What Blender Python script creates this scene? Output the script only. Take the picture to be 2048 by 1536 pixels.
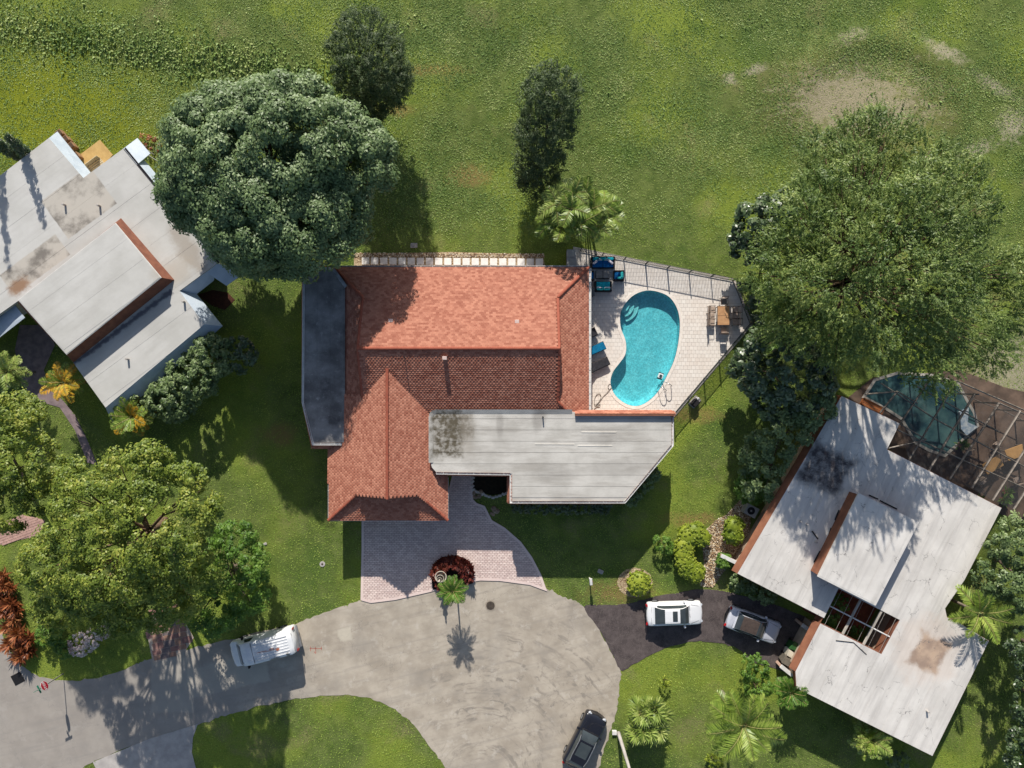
import bpy, bmesh, math, random
import numpy as np
from mathutils import Vector, Matrix
for o in list(bpy.data.objects): bpy.data.objects.remove(o)
SC = bpy.context.scene
COL = SC.collection
R = math.radians
# scale of the place: the camera hangs H metres above the ground and sees S metres per photo pixel there
S, H, CX, CY = 0.04, 56.5, 1024.0, 768.0
# ---------------------------------------------------------------- camera, sky, sun, exposure
cam = bpy.data.objects.new('camera', bpy.data.cameras.new('camera')); COL.objects.link(cam)
cam.location = (0, 0, H); cam.rotation_euler = (0, 0, 0)
cam.data.sensor_width = 36.0; cam.data.lens = 36.0 * H / (2048 * S)
cam.data.clip_start = 0.5; cam.data.clip_end = 2000
SC.camera = cam
TOSUN = Vector((-0.085, 1.0, math.tan(R(30.5)))).normalized()
W = bpy.data.worlds.new('World'); SC.world = W; W.use_nodes = True
wn = W.node_tree; sky = wn.nodes.new('ShaderNodeTexSky'); sky.sky_type = 'NISHITA'; sky.sun_disc = False
sky.sun_elevation = R(30.5); sky.sun_rotation = R(-4.9); sky.air_density = 1.0; sky.dust_density = 1.2; sky.ozone_density = 1.0
bg = wn.nodes['Background']; bg.inputs[1].default_value = 0.092
wn.links.new(sky.outputs[0], bg.inputs[0])
sun = bpy.data.objects.new('sun', bpy.data.lights.new('sun', 'SUN')); COL.objects.link(sun)
sun.data.energy = 5.0; sun.data.angle = R(0.55); sun.data.color = (1.0, 0.95, 0.87)
sun.rotation_euler = TOSUN.to_track_quat('Z', 'Y').to_euler(); sun.location = (0, 30, 40)
SC.view_settings.view_transform = 'Standard'; SC.view_settings.look = 'None'
SC.view_settings.exposure = 0.36; SC.view_settings.gamma = 1.0; SC.view_settings.use_curve_mapping = False
SC.render.resolution_x = 1024; SC.render.resolution_y = 768
SC.cycles.max_bounces = 5; SC.cycles.diffuse_bounces = 3; SC.cycles.glossy_bounces = 2; SC.cycles.transparent_max_bounces = 8
SC.cycles.caustics_reflective = False; SC.cycles.caustics_refractive = False

# ---------------------------------------------------------------- helpers
def P(px, py, z=0.0):
    f = S * (1 - z / H); return Vector(((px - CX) * f, (CY - py) * f, z))
def Q(x, y, z=0.0): return Vector(((x - CX) * S, (CY - y) * S, z))
def PL(pts, z=0.0): return [P(a, b, z) for a, b in pts]
def QL(pts, z=0.0): return [Q(a, b, z) for a, b in pts]
def ZM(ox, oy, sc, pts): return [(ox + a / sc, oy + b / sc) for a, b in pts]
def lin(c): return tuple(((v / 255) / 12.92 if v / 255 <= .04045 else ((v / 255 + .055) / 1.055) ** 2.4) for v in c)
def A(r, g, b, k=1.15): return tuple(min(.85, v / k) for v in lin((r, g, b)))

def tag(o, label=None, cat=None, group=None, kind=None):
    if label: o['label'] = label
    if cat: o['category'] = cat
    if group: o['group'] = group
    if kind: o['kind'] = kind
    return o
def empty(name, loc=(0, 0, 0), rz=0.0, label=None, cat=None, group=None):
    o = bpy.data.objects.new(name, None); COL.objects.link(o); o.location = loc; o.rotation_euler = (0, 0, rz)
    o.empty_display_size = .3
    return tag(o, label, cat, group)
def setp(o, parent, world=True):
    if parent is None: return o
    o.parent = parent
    if world and parent.type == 'EMPTY': o.matrix_parent_inverse = Matrix.Translation(-Vector(parent.location))
    return o
def mobj(name, me, parent=None, world=True):
    o = bpy.data.objects.new(name, me); COL.objects.link(o); return setp(o, parent, world)

class MB:
    def __init__(s): s.v = []; s.f = []; s.m = []
    def add(s, vs, fs, mi=0):
        b = len(s.v); s.v += [tuple(x) for x in vs]; s.f += [tuple(b + i for i in f) for f in fs]; s.m += [mi] * len(fs); return s
    def box(s, c, d, rz=0.0, mi=0, M=None):
        x, y, z = d[0] / 2, d[1] / 2, d[2] / 2
        vs = [Vector((i * x, j * y, k * z)) for k in (-1, 1) for i, j in ((-1, -1), (1, -1), (1, 1), (-1, 1))]
        m = M if M is not None else Matrix.Rotation(rz, 4, 'Z')
        return s.add([m @ v + Vector(c) for v in vs], [(3, 2, 1, 0), (4, 5, 6, 7), (0, 1, 5, 4), (1, 2, 6, 5), (2, 3, 7, 6), (3, 0, 4, 7)], mi)
    def rbox(s, c, d, r=.03, rz=0.0, mi=0, seg=2):   # box with rounded plan corners and a chamfered top
        x, y, z = d[0] / 2, d[1] / 2, d[2] / 2; r = min(r, x * .95, y * .95)
        def ring(ins, zz):
            o = []
            for cx, cy, a0 in ((x - r, y - r, 0), (-x + r, y - r, 90), (-x + r, -y + r, 180), (x - r, -y + r, 270)):
                for k in range(seg + 1):
                    a = R(a0 + 90 * k / seg); o.append(Vector((cx + math.cos(a) * (r - ins), cy + math.sin(a) * (r - ins), zz)))
            return o
        q = min(r * .6, z * .5); rg = [ring(0, -z), ring(0, z - q), ring(q * .3, z - q * .3), ring(q, z)]
        m = Matrix.Rotation(rz, 4, 'Z'); n = len(rg[0]); vs = [m @ v + Vector(c) for g in rg for v in g]; fs = []
        for k in range(3):
            for i in range(n): fs.append((k * n + i, k * n + (i + 1) % n, (k + 1) * n + (i + 1) % n, (k + 1) * n + i))
        fs += [tuple(range(3 * n, 4 * n)), tuple(reversed(range(n)))]
        return s.add(vs, fs, mi)
    def prism(s, poly, z0, z1, mi=0, bottom=True):
        n = len(poly); a = sum(poly[i][0] * poly[(i + 1) % n][1] - poly[(i + 1) % n][0] * poly[i][1] for i in range(n))
        if a < 0: poly = poly[::-1]
        vs = [(p[0], p[1], z0) for p in poly] + [(p[0], p[1], z1) for p in poly]
        fs = [tuple(range(n, 2 * n))] + [(i, (i + 1) % n, n + (i + 1) % n, n + i) for i in range(n)]
        if bottom: fs.append(tuple(reversed(range(n))))
        return s.add(vs, fs, mi)
    def poly(s, pts, mi=0): return s.add(pts, [tuple(range(len(pts)))], mi)
    def slab(s, pts, th, mi=0):      # planar polygon in 3D given a thickness downwards
        n = len(pts); vs = [Vector(p) for p in pts] + [Vector(p) - Vector((0, 0, th)) for p in pts]
        nz = sum(pts[i][0] * pts[(i + 1) % n][1] - pts[(i + 1) % n][0] * pts[i][1] for i in range(n))
        fs = [tuple(range(n)), tuple(reversed(range(n, 2 * n)))] + [(n + i, n + (i + 1) % n, (i + 1) % n, i) for i in range(n)]
        if nz < 0: fs = [tuple(reversed(f)) for f in fs]
        return s.add(vs, fs, mi)
    def tube(s, path, r, n=6, mi=0, r2=None, closed=False):
        path = [Vector(p) for p in path]; m = len(path); vs = []; fs = []
        for i, p in enumerate(path):
            if closed: t = path[(i + 1) % m] - path[i - 1]
            else: t = path[min(i + 1, m - 1)] - path[max(i - 1, 0)]
            t = t.normalized() if t.length > 1e-9 else Vector((0, 0, 1))
            u = t.orthogonal().normalized() if abs(t.z) > .95 else t.cross(Vector((0, 0, 1))).normalized()
            w = t.cross(u); rr = r if r2 is None else r + (r2 - r) * i / max(1, m - 1)
            if isinstance(r, (list, tuple)): rr = r[i]
            for k in range(n):
                a = 2 * math.pi * k / n; vs.append(p + u * math.cos(a) * rr + w * math.sin(a) * rr)
        for i in range(m if closed else m - 1):
            j = (i + 1) % m
            for k in range(n): fs.append((i * n + k, i * n + (k + 1) % n, j * n + (k + 1) % n, j * n + k))
        if not closed: fs += [tuple(reversed(range(n))), tuple(range((m - 1) * n, m * n))]
        return s.add(vs, fs, mi)
    def lathe(s, prof, c=(0, 0, 0), n=24, mi=0):
        vs = []; fs = []; m = len(prof)
        for r, z in prof:
            for k in range(n): a = 2 * math.pi * k / n; vs.append((c[0] + r * math.cos(a), c[1] + r * math.sin(a), c[2] + z))
        for i in range(m - 1):
            for k in range(n): fs.append((i * n + k, i * n + (k + 1) % n, (i + 1) * n + (k + 1) % n, (i + 1) * n + k))
        fs += [tuple(reversed(range(n))), tuple(range((m - 1) * n, m * n))]
        return s.add(vs, fs, mi)
    def mesh(s, name, mat, smooth=False):
        me = bpy.data.meshes.new(name); me.from_pydata(s.v, [], s.f)
        for m in (mat if isinstance(mat, (list, tuple)) else [mat]): me.materials.append(m)
        if any(s.m): me.polygons.foreach_set('material_index', s.m)
        if smooth:
            me.polygons.foreach_set('use_smooth', [True] * len(me.polygons))
        me.update(); return me
    def build(s, name, mat, parent=None, smooth=False, world=True):
        return mobj(name, s.mesh(name, mat, smooth), parent, world)

def inpoly(x, y, poly):
    x = np.asarray(x); y = np.asarray(y); r = np.zeros(x.shape, bool); n = len(poly)
    for i in range(n):
        x0, y0 = poly[i][0], poly[i][1]; x1, y1 = poly[(i + 1) % n][0], poly[(i + 1) % n][1]
        if y0 == y1: continue
        c = ((y0 > y) != (y1 > y)) & (x < (x1 - x0) * (y - y0) / (y1 - y0) + x0); r ^= c
    return r
def clip(subj, a, b, keep_left=True):      # clip a polygon by the line a->b
    out = []; n = len(subj); d = lambda p: ((b[0] - a[0]) * (p[1] - a[1]) - (b[1] - a[1]) * (p[0] - a[0])) * (1 if keep_left else -1)
    for i in range(n):
        p, q = subj[i], subj[(i + 1) % n]; dp, dq = d(p), d(q)
        if dp >= 0: out.append((p[0], p[1]))
        if (dp >= 0) != (dq >= 0):
            t = dp / (dp - dq); out.append((p[0] + (q[0] - p[0]) * t, p[1] + (q[1] - p[1]) * t))
    return out
def area(p): return sum(p[i][0] * p[(i + 1) % len(p)][1] - p[(i + 1) % len(p)][0] * p[i][1] for i in range(len(p))) / 2 if len(p) > 2 else 0
def clipconvex(subj, conv):
    if area(conv) < 0: conv = conv[::-1]
    for i in range(len(conv)):
        if len(subj) < 3: return []
        subj = clip(subj, conv[i], conv[(i + 1) % len(conv)])
    return subj
def smooth_closed(pts, n=4):               # Catmull-Rom through closed points
    out = []; m = len(pts)
    for i in range(m):
        p0, p1, p2, p3 = [Vector(pts[(i + k) % m][:2]) for k in (-1, 0, 1, 2)]
        for k in range(n):
            t = k / n; out.append(.5 * ((2 * p1) + (p2 - p0) * t + (2 * p0 - 5 * p1 + 4 * p2 - p3) * t * t + (3 * p1 - p0 - 3 * p2 + p3) * t ** 3))
    return out
def spline(pts, n=4):
    out = []; m = len(pts)
    for i in range(m - 1):
        p0, p1, p2, p3 = [Vector(pts[min(max(i + k, 0), m - 1)]) for k in (-1, 0, 1, 2)]
        for k in range(n):
            t = k / n; out.append(.5 * ((2 * p1) + (p2 - p0) * t + (2 * p0 - 5 * p1 + 4 * p2 - p3) * t * t + (3 * p1 - p0 - 3 * p2 + p3) * t ** 3))
    out.append(Vector(pts[-1])); return out
def offset(poly, d):                        # offset a closed polygon outwards by d
    if area(poly) < 0: poly = poly[::-1]
    out = []; n = len(poly)
    for i in range(n):
        a, b, c = [Vector((poly[(i + k) % n][0], poly[(i + k) % n][1])) for k in (-1, 0, 1)]
        e1 = (b - a).normalized(); e2 = (c - b).normalized(); n1 = Vector((e1.y, -e1.x)); n2 = Vector((e2.y, -e2.x))
        m = (n1 + n2); m = m / max(.3, m.length_squared) * 2 if m.length > 1e-6 else n1
        out.append(b + m * d)
    return out

# ---------------------------------------------------------------- materials
class NT:
    def __init__(s, name):
        s.mat = bpy.data.materials.new(name); s.mat.use_nodes = True; s.t = s.mat.node_tree; s.b = s.t.nodes['Principled BSDF']
        s.out = s.t.nodes['Material Output']; s._pos = None; s.cache = {}
    def n(s, t, **k):
        x = s.t.nodes.new(t)
        for a, v in k.items(): setattr(x, a, v)
        return x
    def link(s, a, b): s.t.links.new(a, b)
    def pos(s):
        if s._pos is None: s.g = s.n('ShaderNodeNewGeometry'); s._pos = s.g.outputs['Position']
        return s._pos
    def island(s): s.pos(); return s.g.outputs['Random Per Island']
    def noise(s, scale, detail=5, rough=.55, vec=None, out='Fac', dist=0):
        ck = (scale, detail, rough, out, dist) if vec is None else None
        if ck in s.cache and ck: return s.cache[ck]
        x = s.n('ShaderNodeTexNoise'); x.inputs['Scale'].default_value = scale; x.inputs['Detail'].default_value = detail; x.inputs['Roughness'].default_value = rough; x.inputs['Distortion'].default_value = dist
        s.link(vec if vec is not None else s.pos(), x.inputs['Vector'])
        if ck: s.cache[ck] = x.outputs[out]
        return x.outputs[out]
    def math(s, op, a, b=None, c=None, clamp=False):
        x = s.n('ShaderNodeMath', operation=op, use_clamp=clamp)
        for i, v in enumerate((a, b, c)):
            if v is None: continue
            if isinstance(v, (int, float)): x.inputs[i].default_value = v
            else: s.link(v, x.inputs[i])
        return x.outputs[0]
    def ramp(s, f, a, b, lo=0., hi=1.):
        x = s.n('ShaderNodeMapRange', interpolation_type='SMOOTHSTEP'); s.link(f, x.inputs['Value'])
        for i, v in zip(('From Min', 'From Max', 'To Min', 'To Max'), (a, b, lo, hi)): x.inputs[i].default_value = v
        return x.outputs[0]
    def mix(s, f, a, b, mode='MIX'):
        x = s.n('ShaderNodeMix', data_type='RGBA', blend_type=mode)
        for i, v in ((0, f), (6, a), (7, b)):
            if isinstance(v, (int, float)): x.inputs[i].default_value = v
            elif isinstance(v, tuple): x.inputs[i].default_value = (*v[:3], 1)
            else: s.link(v, x.inputs[i])
        return x.outputs[2]
    def sep(s, v=None):
        x = s.n('ShaderNodeSeparateXYZ'); s.link(v if v is not None else s.pos(), x.inputs[0]); return x.outputs
    def local(s, c, ang, scl=(1, 1, 1)):     # world position moved to c and turned by -ang
        a = s.n('ShaderNodeVectorMath', operation='SUBTRACT'); s.link(s.pos(), a.inputs[0]); a.inputs[1].default_value = (c[0], c[1], 0)
        r = s.n('ShaderNodeVectorRotate', rotation_type='Z_AXIS'); s.link(a.outputs[0], r.inputs[0]); r.inputs['Angle'].default_value = -ang
        m = s.n('ShaderNodeVectorMath', operation='MULTIPLY'); s.link(r.outputs[0], m.inputs[0]); m.inputs[1].default_value = scl
        return m.outputs[0]
    def boxmask(s, c, ang, hw, hh, soft=.3, amp=.5, nscale=2.):
        v = s.sep(s.local(c, ang)); dx = s.math('SUBTRACT', s.math('ABSOLUTE', v[0]), hw); dy = s.math('SUBTRACT', s.math('ABSOLUTE', v[1]), hh)
        d = s.math('MAXIMUM', dx, dy); nn = s.math('MULTIPLY', s.math('SUBTRACT', s.noise(nscale, 5, .6), .5), amp * 2)
        return s.ramp(s.math('ADD', d, nn), -soft, soft, 1, 0)
    def ellmask(s, c, ang, rx, ry, soft=.4, amp=.8, nscale=2.):
        v = s.local(c, ang, (1 / rx, 1 / ry, 0)); l = s.n('ShaderNodeVectorMath', operation='LENGTH'); s.link(v, l.inputs[0])
        nn = s.math('MULTIPLY', s.math('SUBTRACT', s.noise(nscale, 6, .62), .5), amp * 2)
        return s.ramp(s.math('ADD', l.outputs['Value'], nn), 1 - soft, 1 + soft, 1, 0)
    def col(s, c):
        if isinstance(c, tuple): s.b.inputs['Base Color'].default_value = (*c[:3], 1)
        else: s.link(c, s.b.inputs['Base Color'])
        return s
    def fin(s, rough=.8, spec=.3, metal=0., bump=None, bstr=.3, bdist=.02):
        for k, v in (('Roughness', rough), ('Specular IOR Level', spec), ('Metallic', metal)):
            if isinstance(v, (int, float)): s.b.inputs[k].default_value = v
            else: s.link(v, s.b.inputs[k])
        if bump is not None:
            b = s.n('ShaderNodeBump'); b.inputs['Strength'].default_value = bstr; b.inputs['Distance'].default_value = bdist
            s.link(bump, b.inputs['Height']); s.link(b.outputs[0], s.b.inputs['Normal'])
        return s.mat
def mk(name, c, c2=None, scale=2., rough=.75, spec=.3, metal=0., bump=.0, bscale=30., isl=0., dirt=None, coat=0.):
    t = NT(name); c2 = c2 or tuple(v * .75 for v in c)
    k = t.mix(t.ramp(t.noise(scale, 6, .6), .3, .7), c2, c)
    if isl:
        k = t.mix(t.math('MULTIPLY', t.island(), 1.0), tuple(1 - isl for _ in range(3)), (1 + isl * .35,) * 3) if False else t.mix(1.0, k, t.mix(t.island(), (1 - isl,) * 3, (1.0,) * 3), 'MULTIPLY')
    if dirt: k = t.mix(t.ramp(t.noise(scale * .35, 7, .7), .5, .8, 0, dirt[1]), k, dirt[0])
    t.col(k)
    if coat: t.b.inputs['Coat Weight'].default_value = coat; t.b.inputs['Coat Roughness'].default_value = .05
    return t.fin(rough, spec, metal, t.noise(bscale, 4) if bump else None, bump, .03)
def leafmat(name, cols, rough=.5, spec=.4, trans=.25, nscale=.5):
    t = NT(name); r = t.n('ShaderNodeValToRGB'); e = r.color_ramp.elements
    while len(e) < len(cols): e.new(.5)
    for i, c in enumerate(cols): e[i].position = i / (len(cols) - 1); e[i].color = (*c, 1)
    f = t.math('ADD', t.math('MULTIPLY', t.island(), .55), t.math('MULTIPLY', t.ramp(t.noise(nscale, 3), .3, .7), .45)); t.link(f, r.inputs[0])
    t.col(r.outputs[0]); t.fin(rough, spec)
    if trans:
        tr = t.n('ShaderNodeBsdfTranslucent'); m = t.n('ShaderNodeMixShader'); m.inputs[0].default_value = trans
        t.link(t.mix(1., r.outputs[0], (1.1, 1.15, .6), 'MULTIPLY'), tr.inputs[0])
        t.link(t.b.outputs[0], m.inputs[1]); t.link(tr.outputs[0], m.inputs[2]); t.link(m.outputs[0], t.out.inputs[0])
    return t.mat
# ================================================================ the ground and paved surfaces
EXCL = []          # footprints where no grass grows
rng = np.random.default_rng(7)
_ph = rng.uniform(0, 6.28, (2, 10)); _fr = rng.uniform(.12, .75, 10); _an = rng.uniform(0, 6.28, 10)
def wob(x, y):
    s = 0
    for i in range(10): s = s + np.sin((x * np.cos(_an[i]) + y * np.sin(_an[i])) * _fr[i] * 1.6 + _ph[0, i]) / (1 + _fr[i] * 2)
    return s / 5
def sst(a, b, x): t = np.clip((x - a) / (b - a), 0, 1); return t * t * (3 - 2 * t)
def hgt(x, y):     # gentle relief of the field beyond the gardens
    x = np.asarray(x, float); y = np.asarray(y, float)
    m = sst(13.0, 19.0, y + .12 * np.abs(x) * 0)
    h = .18 * wob(x, y)
    # grassy bank that runs across the top left, old mound top right
    bank = y - (28.0 - (x + 41) * .16); h = h + .38 * sst(-1.2, 1.6, bank) * sst(-10, -18, x) - .12 * sst(1.6, 8, bank) * sst(-10, -18, x)
    d = np.hypot((x - 29) / 1.25, y - 22.5); h = h + .24 * np.exp(-((d - 5.0) / 1.1) ** 2) * sst(40, 36, x)
    return h * m

gt = NT('field_grass')
k = gt.mix(gt.ramp(gt.noise(.9, 6, .65), .3, .7), A(90, 106, 50, 1.1), A(124, 136, 74, 1.1))
k = gt.mix(gt.ramp(gt.noise(.11, 4, .5), .45, .62, 0, .8), k, A(136, 150, 56, .95)); k = gt.mix(gt.ramp(gt.noise(.17, 5, .6), .52, .68, 0, .7), k, A(78, 104, 44, 1.))
k = gt.mix(gt.ramp(gt.noise(.23, 5, .6), .54, .72, 0, .7), k, A(150, 142, 98)); k = gt.mix(gt.ramp(gt.noise(2.6, 5, .7), .56, .72, 0, .55), k, A(66, 86, 36, 1.))
k = gt.mix(gt.ramp(gt.noise(9, 4, .6),   .4, .62, 0, .4), k, A(76, 94, 42, 1.))
def gpt(a, b): p = P(a, b); return (p.x, p.y)
nw = gt.ellmask(gpt(60, 200), R(-15), 12, 6, .6, .5, .3); k = gt.mix(nw, k, gt.mix(gt.noise(3, 5), A(118, 132, 28), A(146, 150, 46)))
for c, a, rx, ry in (((1690, 195), 0, 2.6, 1.3), ((1655, 215), 10, 1.3, .8), ((1775, 215), -30, 1.5, .9), ((1890, 105), -30, 1.6, .5), ((2025, 250), 0, 1.0, 1.1), ((1985, 170), -30, 1.6, .4), ((1705, 75), 20, 1.2, .5), ((1458, 158), 0, .5, .4), ((2020, 740), 0, 2.6, 2.2), ((1510, 140), 20, .9, .3), ((1950, 300), 20, 1.2, .5)):
    m = gt.ellmask(gpt(*c), R(a), rx, ry, .8, 1.8, 1.9); k = gt.mix(gt.math('MULTIPLY', m, .7), k, gt.mix(gt.noise(6, 5), A(176, 160, 132), A(206, 196, 176)))
wr_ = gt.math('MULTIPLY', gt.ellmask(gpt(1720, 215), 0, 8.5, 5.0, .35, .5, .35), .5); k = gt.mix(wr_, k, A(128, 122, 74)); k = gt.mix(gt.math('MULTIPLY', gt.ellmask(gpt(1715, 205), 0, 5.0, 2.6, .6, 1.6, 1.9), .8), k, A(176, 164, 134))
for c, rx, ry in (((1245, 1185), 2.4, .9), ((940, 350), 1.6, .8), ((560, 870), 1.2, .9), ((790, 220), 1.5, .5), ((1390, 1040), 2.2, .5), ((1390, 830), 1.8, .6), ((870, 140), 2.5, .4)):
    m = gt.ellmask(gpt(*c), 0, rx, ry, .6, 1.2, .9); k = gt.mix(gt.math('MULTIPLY', m, .6), k, A(156, 128, 82))
gt.col(k); GRASS = gt.fin(.9, .15, 0, gt.noise(14, 5, .7), .9, .12)
N = 260; xs = np.linspace(-60, 60, N + 1); ys = np.linspace(-45, 45, N + 1)
xx, yy = np.meshgrid(xs, ys); zz = hgt(xx, yy)
gv = np.stack([xx.ravel(), yy.ravel(), zz.ravel()], 1); m1 = N + 1
gf = [(j * m1 + i, j * m1 + i + 1, (j + 1) * m1 + i + 1, (j + 1) * m1 + i) for j in range(N) for i in range(N)]
b = len(gv); far = [(-400, -400, 0), (400, -400, 0), (400, 400, 0), (-400, 400, 0)]
gv = [tuple(v) for v in gv] + far
bot = list(range(m1)); top = [N * m1 + i for i in range(m1)]; lft = [j * m1 for j in range(m1)]; rgt = [j * m1 + N for j in range(m1)]
gf += [tuple(reversed(bot)) + (b, b + 1), tuple(reversed(rgt)) + (b + 1, b + 2), tuple(top) + (b + 2, b + 3), tuple(lft) + (b + 3, b)]
gf[-2:] = [tuple(top) + (b + 2, b + 3), tuple(lft) + (b + 3, b)]
g = MB(); g.v = gv; g.f = gf; g.m = [0] * len(gf)
ground = g.build('ground', GRASS, smooth=True); tag(ground, kind='structure')

def sheet(name, pts, z, mat, th=.1, smoothn=0, kind='structure', excl=True, parent=None, grow=0.0, jag=.03):
    w = PL(pts)
    if smoothn:
        w = [Vector((p.x, p.y, 0)) for p in smooth_closed(w, smoothn)]; jr = random.Random(len(w)); w = [Vector((p.x + jr.gauss(0, jag), p.y + jr.gauss(0, jag), 0)) for p in w]
    if False: w = [Vector((p.x, p.y, 0)) for p in smooth_closed(w, smoothn)]
    if excl: EXCL.append([(p[0], p[1]) for p in (offset(w, grow) if grow else w)])
    m = MB(); m.prism([(p[0], p[1]) for p in w], z - th, z, bottom=False)
    o = m.build(name, mat, parent)
    if parent is None: tag(o, kind=kind)
    return o, [(p[0], p[1]) for p in w]

# asphalt street: pale and worn, with wheel tracks curving round the turning circle
t = NT('worn_asphalt')
k = t.mix(t.ramp(t.noise(.5, 6, .65), .3, .7), A(163, 152, 137), A(190, 179, 163))
cc = P(960, 1560); lv = t.n('ShaderNodeVectorMath', operation='LENGTH'); t.link(t.local((cc.x, cc.y), 0, (1, 1, 0)), lv.inputs[0])
cmb = t.n('ShaderNodeCombineXYZ'); t.link(lv.outputs['Value'], cmb.inputs[0]); t.link(t.math('MULTIPLY', t.noise(.16, 3), 8.0), cmb.inputs[1])
arc = t.ramp(t.noise(2.4, 4, .6, cmb.outputs[0]), .50, .62); near = t.ellmask((P(1050, 1400).x, P(1050, 1400).y), 0, 8, 6.5, .4, .35, .3)
k = t.mix(t.math('MULTIPLY', t.math('MULTIPLY', arc, near), t.ramp(t.noise(.45, 5, .6), .36, .6, 0, .85)), k, A(136, 128, 118))
sv = t.local((P(420, 1380).x, P(420, 1380).y), R(14), (.18, 2.4, 1)); k = t.mix(t.ramp(t.noise(1.0, 5, .6, sv), .48, .7, 0, .35), k, A(138, 132, 124))
k = t.mix(t.ramp(t.noise(.9, 6, .7), .54, .68, 0, .6), k, A(198, 189, 176)); k = t.mix(t.ramp(t.noise(.27, 5, .6), .5, .72, 0, .5), k, A(150, 143, 134))
k = t.mix(t.ramp(t.noise(34, 3, .7), .35, .75, 0, .6), A(146, 139, 130), k) if False else k
sp = t.ramp(t.noise(26, 3, .75), .68, .76, 0, .45); k = t.mix(sp, k, A(112, 106, 100))
v = t.n('ShaderNodeTexVoronoi', feature='DISTANCE_TO_EDGE'); v.inputs['Scale'].default_value = .16; dn = t.n('ShaderNodeVectorMath', operation='ADD'); t.link(t.pos(), dn.inputs[0]); nsx = t.n('ShaderNodeVectorMath', operation='SCALE'); t.link(t.noise(.8, 5, .6, out='Color'), nsx.inputs[0]); nsx.inputs['Scale'].default_value = 3.0; t.link(nsx.outputs[0], dn.inputs[1]); t.link(dn.outputs[0], v.inputs['Vector'])
k = t.mix(t.ramp(v.outputs['Distance'], .0, .006, .45, 0), k, A(120, 114, 108))
for c, a, w, h in (((455, 1350), 14, 3.2, 1.2), ((690, 1270), 10, .5, .5), ((345, 1370), 0, 1.7, 2.2)):
    mm = t.boxmask(gpt(*c), R(a), w, h, .12, .3, 1.2); k = t.mix(t.math('MULTIPLY', mm, .55), k, A(206, 198, 180))
left_shade = t.ellmask(gpt(120, 1420), 0, 16, 9, .4, .3, .2); k = t.mix(t.math('MULTIPLY', left_shade, .55), k, A(142, 138, 136))  # tree shade over the left end, painted into the asphalt colour
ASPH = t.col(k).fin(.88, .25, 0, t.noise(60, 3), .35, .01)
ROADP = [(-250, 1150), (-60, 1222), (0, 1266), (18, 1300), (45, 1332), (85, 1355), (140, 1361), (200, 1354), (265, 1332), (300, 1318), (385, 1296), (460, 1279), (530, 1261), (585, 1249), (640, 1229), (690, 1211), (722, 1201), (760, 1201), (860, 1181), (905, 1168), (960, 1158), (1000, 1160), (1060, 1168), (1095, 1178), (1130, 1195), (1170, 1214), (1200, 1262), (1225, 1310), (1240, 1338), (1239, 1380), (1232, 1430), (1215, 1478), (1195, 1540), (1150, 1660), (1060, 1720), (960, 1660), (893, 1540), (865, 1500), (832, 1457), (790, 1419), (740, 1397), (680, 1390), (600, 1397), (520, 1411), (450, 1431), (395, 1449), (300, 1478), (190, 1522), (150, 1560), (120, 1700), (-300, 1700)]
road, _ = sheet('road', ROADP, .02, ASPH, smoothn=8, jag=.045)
# concrete drive, bottom left
CONC = mk('pale_concrete', A(190, 184, 178), A(168, 162, 158), 1.5, .85, .25, bump=.2, dirt=(A(140, 134, 128), .5))
sheet('concrete_driveway', [(186, 1524), (300, 1477), (396, 1448), (386, 1475), (384, 1505), (394, 1545), (420, 1640), (240, 1640)], .026, CONC)
# black asphalt drive on the right
t = NT('dark_asphalt'); k = t.mix(t.ramp(t.noise(1.2, 7, .7), .3, .7), A(66, 58, 58), A(96, 86, 84)); k = t.mix(t.ramp(t.noise(20, 4, .7), .5, .7, 0, .7), k, A(124, 114, 108))
v = t.n('ShaderNodeTexVoronoi', feature='DISTANCE_TO_EDGE'); v.inputs['Scale'].default_value = .7; t.link(t.pos(), v.inputs['Vector']); k = t.mix(t.ramp(v.outputs['Distance'], 0, .02, .12, 0), k, A(150, 140, 130))
TAR = t.col(k).fin(.85, .3, 0, t.noise(45, 4), .5, .015)
sheet('asphalt_driveway', [(1168, 1213), (1215, 1210), (1260, 1206), (1310, 1193), (1350, 1186), (1395, 1178), (1440, 1182), (1490, 1192), (1560, 1212), (1620, 1240), (1650, 1268), (1640, 1300), (1610, 1330), (1580, 1345), (1545, 1335), (1500, 1322), (1480, 1300), (1450, 1288), (1400, 1283), (1350, 1290), (1300, 1310), (1262, 1332), (1241, 1340), (1226, 1310), (1200, 1262)], .03, TAR, smoothn=5, jag=.03)

# brick paved drive of the red-roofed house: every paver a raised block
t = NT('brick_paver'); k = t.mix(t.island(), A(212, 188, 180), A(240, 220, 210)); k = t.mix(t.ramp(t.noise(.7, 5, .6), .35, .7, 0, .35), k, A(204, 182, 178)); k = t.mix(t.ramp(t.noise(7, 5, .7), .58, .8, 0, .4), k, A(170, 146, 140))
PAVER = t.col(k).fin(.85, .2, 0, t.noise(50, 3), .3, .01)
SAND = mk('joint_sand', A(140, 122, 116), A(112, 98, 94), 8)
DRV = [(726, 1000), (726, 1100), (724, 1198), (742, 1203), (790, 1197), (860, 1181), (905, 1168), (960, 1158), (1000, 1159), (1060, 1167), (1090, 1178), (1080, 1150), (1062, 1115), (1040, 1085), (1008, 1057), (982, 1042), (974, 1026), (968, 1014), (952, 1008), (944, 1000), (943, 940), (912, 930), (895, 1000)]
drive, dpoly = sheet('brick_driveway', DRV, .028, SAND)
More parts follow.
